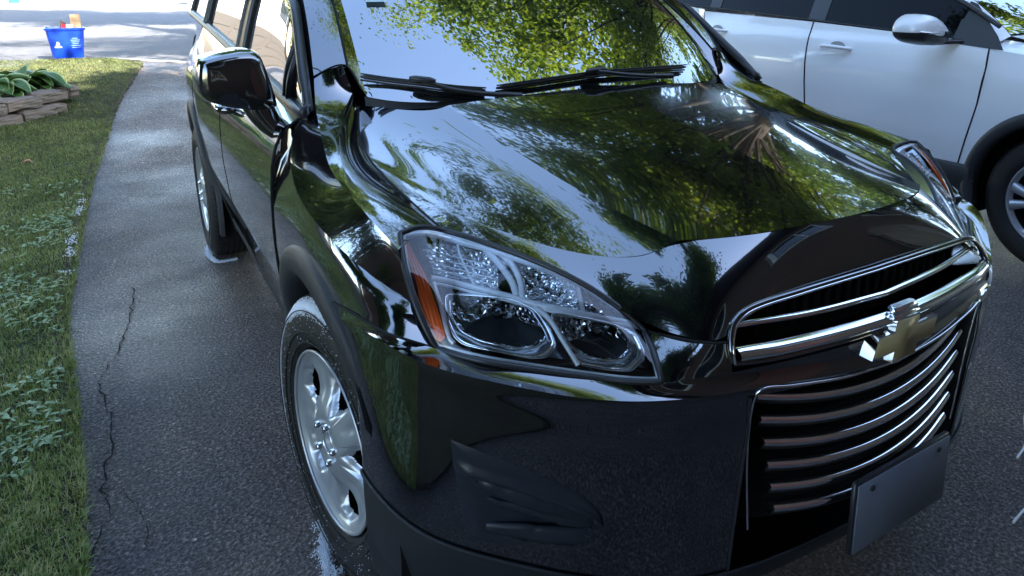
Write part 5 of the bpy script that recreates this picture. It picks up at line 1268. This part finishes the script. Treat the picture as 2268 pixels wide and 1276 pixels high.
tree(.6, 14.2, 13, (0, 0, 8.3, 3.4, 3.0, 4.4), "tallest dark tree across the street straight behind the black SUV", LEAF_B, n=36000, seed=18, ls=.09)  # unseen, added so the fender top reflects something dark
tree(-8.0, 17.0, 8, (0, 0, 4.2, 2.8, 2.4, 3.8), "unseen bushy dark tree added at the far left to hide the bright horizon from the fender", LEAF_B, n=26000, seed=19, ls=.09)  # unseen, added to cover the bright horizon reflected in the fender
tree(-8.0, 1.5, 8, (0, 0, 5.0, 2.6, 2.6, 2.4), "round oak on the left side of the lawn", LEAF_B, n=22000, seed=9)
tree(-4.8, 17.5, 9, (0, 0, 6.2, 3.0, 3.0, 2.6), "maple over the street left of the blue box", n=15000, seed=10, ls=.08)
tree(9.5, -.5, 8.5, (0, 0, 4.6, 3.0, 3.2, 3.4), "leafy maple past the white SUV near its nose", n=26000, seed=14)
tree(-5.2, -3.4, 10, (2.1, 2.0, 7.0, 2.3, 1.5, 1.4), "unseen dark canopy tree added beside the house to blacken the SUV nose reflection", LEAF_B, n=30000, seed=15, ls=.07)  # unseen canopy added overhead so the nose reflects black
tree(-7.4, 12.2, 9, (0, 0, 4.6, 2.4, 2.2, 3.6), "low dense tree left of the street maple", LEAF_B, n=22000, seed=16)
tree(14, 6, 11, (0, 0, 6.5, 4, 4.5, 4.4), "large oak in the garden beyond the cars", LEAF_B, n=26000, seed=11, ls=.11)
# unseen tall trees added behind the house to block sun from the driveway
for i, (x, y, s_) in enumerate(((-9.5, -11, 21), (-5.2, -9.5, 22), (1.5, -13.0, 23), (7, -12.5, 24), (13, -13, 25))):
    tree(x, y, 16.5 if s_ != 23 else 19.5, (0, 0, 10.2 if s_ != 23 else 12.4, 4.2, 3.4, 5.2 if s_ != 23 else 6.4), ["unseen sun-blocking tree behind the left end of the brick house", "unseen sun-blocking tree behind the brick chimney side of the house", "tallest unseen sun-blocking tree behind the middle of the house", "unseen sun-blocking tree rising behind the garage roof", "unseen sun-blocking tree behind the right end of the brick house"][i], LEAF_B, n=24000, ls=.19, seed=s_, trunk_r=.3, dens=90)

# ================================================================== house at the top of the driveway (behind the viewer) and neighbours
def mk_brick(name, a, b_, mortar=(.2, .19, .18)):
    m, t, p = newmat(name); tc = t.nodes.new("ShaderNodeTexCoord"); mp = t.nodes.new("ShaderNodeMapping"); mp.inputs["Rotation"].default_value = (R(90), 0, 0); t.links.new(tc.outputs["Object"], mp.inputs[0])
    br = t.nodes.new("ShaderNodeTexBrick"); br.inputs["Scale"].default_value = 4; br.inputs["Color1"].default_value = (*a, 1); br.inputs["Color2"].default_value = (*b_, 1); br.inputs["Mortar"].default_value = (*mortar, 1); t.links.new(mp.outputs[0], br.inputs["Vector"]); t.links.new(br.outputs[0], p.inputs["Base Color"]); p.inputs["Roughness"].default_value = .9; return m
BRICK = mk_brick("brown_brick", (.10, .055, .035), (.07, .04, .03), (.10, .09, .08)); SHING = mat("shingles", (.05, .045, .042), .9, bump=1, bscale=10, var=.3, vscale=5); GDOOR = mat("garage_paint", (.10, .085, .07), .5)
CREAM = mat("cream_siding", (.62, .54, .36), .7); BROWNS = mat("brown_siding", (.22, .13, .08), .7); WIN = mat("house_glass", (.02, .025, .03), .05, spec=.8); WHT = mat("white_trim", (.7, .7, .68), .5)
def house(loc, W, D_, H, ridge, wallm, label, windows, doors=(), garage=None, rz=0):
    root = empty("house", loc, rz, label, "house"); mb = MB(); mb.box((0, 0, H/2), (W, D_, H)); mb.build("wall", wallm, root, smooth=False)
    mb = MB(); e = .85; a = [(-W/2-e, -D_/2-e, H), (W/2+e, -D_/2-e, H), (W/2+e, D_/2+e, H), (-W/2-e, D_/2+e, H), (-W/2-e, 0, ridge), (W/2+e, 0, ridge)]; a2 = [(x, y, z+.18) for x, y, z in a]
    mb.add(a+a2, [(6, 7, 11, 10), (8, 9, 10, 11), (9, 6, 10), (7, 8, 11), (0, 1, 7, 6), (1, 2, 8, 7), (2, 3, 9, 8), (3, 0, 6, 9), (0, 3, 2, 1)]); mb.build("roof", SHING, root, smooth=False)
    for (x, z, w_, h_, sd_) in windows:
        y = sd_*(D_/2+.03); mb = MB(); mb.box((x, y, z), (w_+.16, .08, h_+.16)); f = mb.build("window", WHT, root, smooth=False)
        mb = MB(); mb.box((x, y+sd_*.045, z), (w_, .02, h_)); mb.build("pane", WIN, f, smooth=False)
        mb = MB(); mb.box((x, y+sd_*.065, z), (.04, .02, h_)); mb.build("mullion", WHT, f, smooth=False)
    if garage:
        x, w_, sd_ = garage; y = sd_*(D_/2+.03)
        mb = MB(); mb.box((x, y, 1.1), (w_, .06, 2.2)); g_ = mb.build("garage_door", GDOOR, root, smooth=False); mb = MB()
        for k in range(4):
            for j in range(4): mb.box((x-w_/2+w_*(j+.5)/4, y+sd_*.045, .28+.53*k), (w_/4-.12, .03, .40))
        mb.build("door_panels", GDOOR, g_, smooth=False)
    for x, sd_ in doors:
        mb = MB(); mb.box((x, sd_*(D_/2+.03), 1.05), (.95, .06, 2.1)); mb.build("door", mat("door_paint", (.15, .05, .04), .5), root, smooth=False)
    return root
house((3.5, -6.6, 0), 15, 7, 5.6, 8.6, BRICK, "brown brick house with a wide garage door at the head of the driveway", [(-5.5, 1.6, 1.6, 1.2, 1), (-5.5, 4.2, 1.4, 1.1, 1), (-1.5, 4.2, 1.4, 1.1, 1), (3.5, 4.2, 1.8, 1.1, 1), (7, 4.2, 1.2, 1.1, 1)], doors=((-2.6, 1),), garage=(2.5, 5.0, 1))
house((-11.5, 36, .33), 13, 9, 5.8, 8.6, CREAM, "cream sided house in full sun across the street", [(-5, 1.6, 1.5, 1.3, -1), (-1.5, 1.6, 1.2, 1.3, -1), (-5, 4.4, 1.3, 1.1, -1), (-1, 4.4, 1.3, 1.1, -1), (4, 4.4, 1.3, 1.1, -1)], doors=((1.6, -1),), garage=(5, 3.2, -1))
house((13, 30, .33), 13, 9, 5.4, 8.4, BROWNS, "brown house behind the trees over the street", [(-4, 1.6, 1.5, 1.2, -1), (0, 1.6, 1.5, 1.2, -1), (-4, 4.2, 1.3, 1.1, -1), (2, 4.2, 1.3, 1.1, -1)], doors=((4, -1),))
house((-17, 4, 0), 9, 12, 5.6, 8.0, BRICK, "brick neighbour house on the left of the lawn", [(-2, 1.6, 1.4, 1.2, 1), (2, 4.2, 1.3, 1.1, 1)], doors=((0, 1),), rz=R(90))
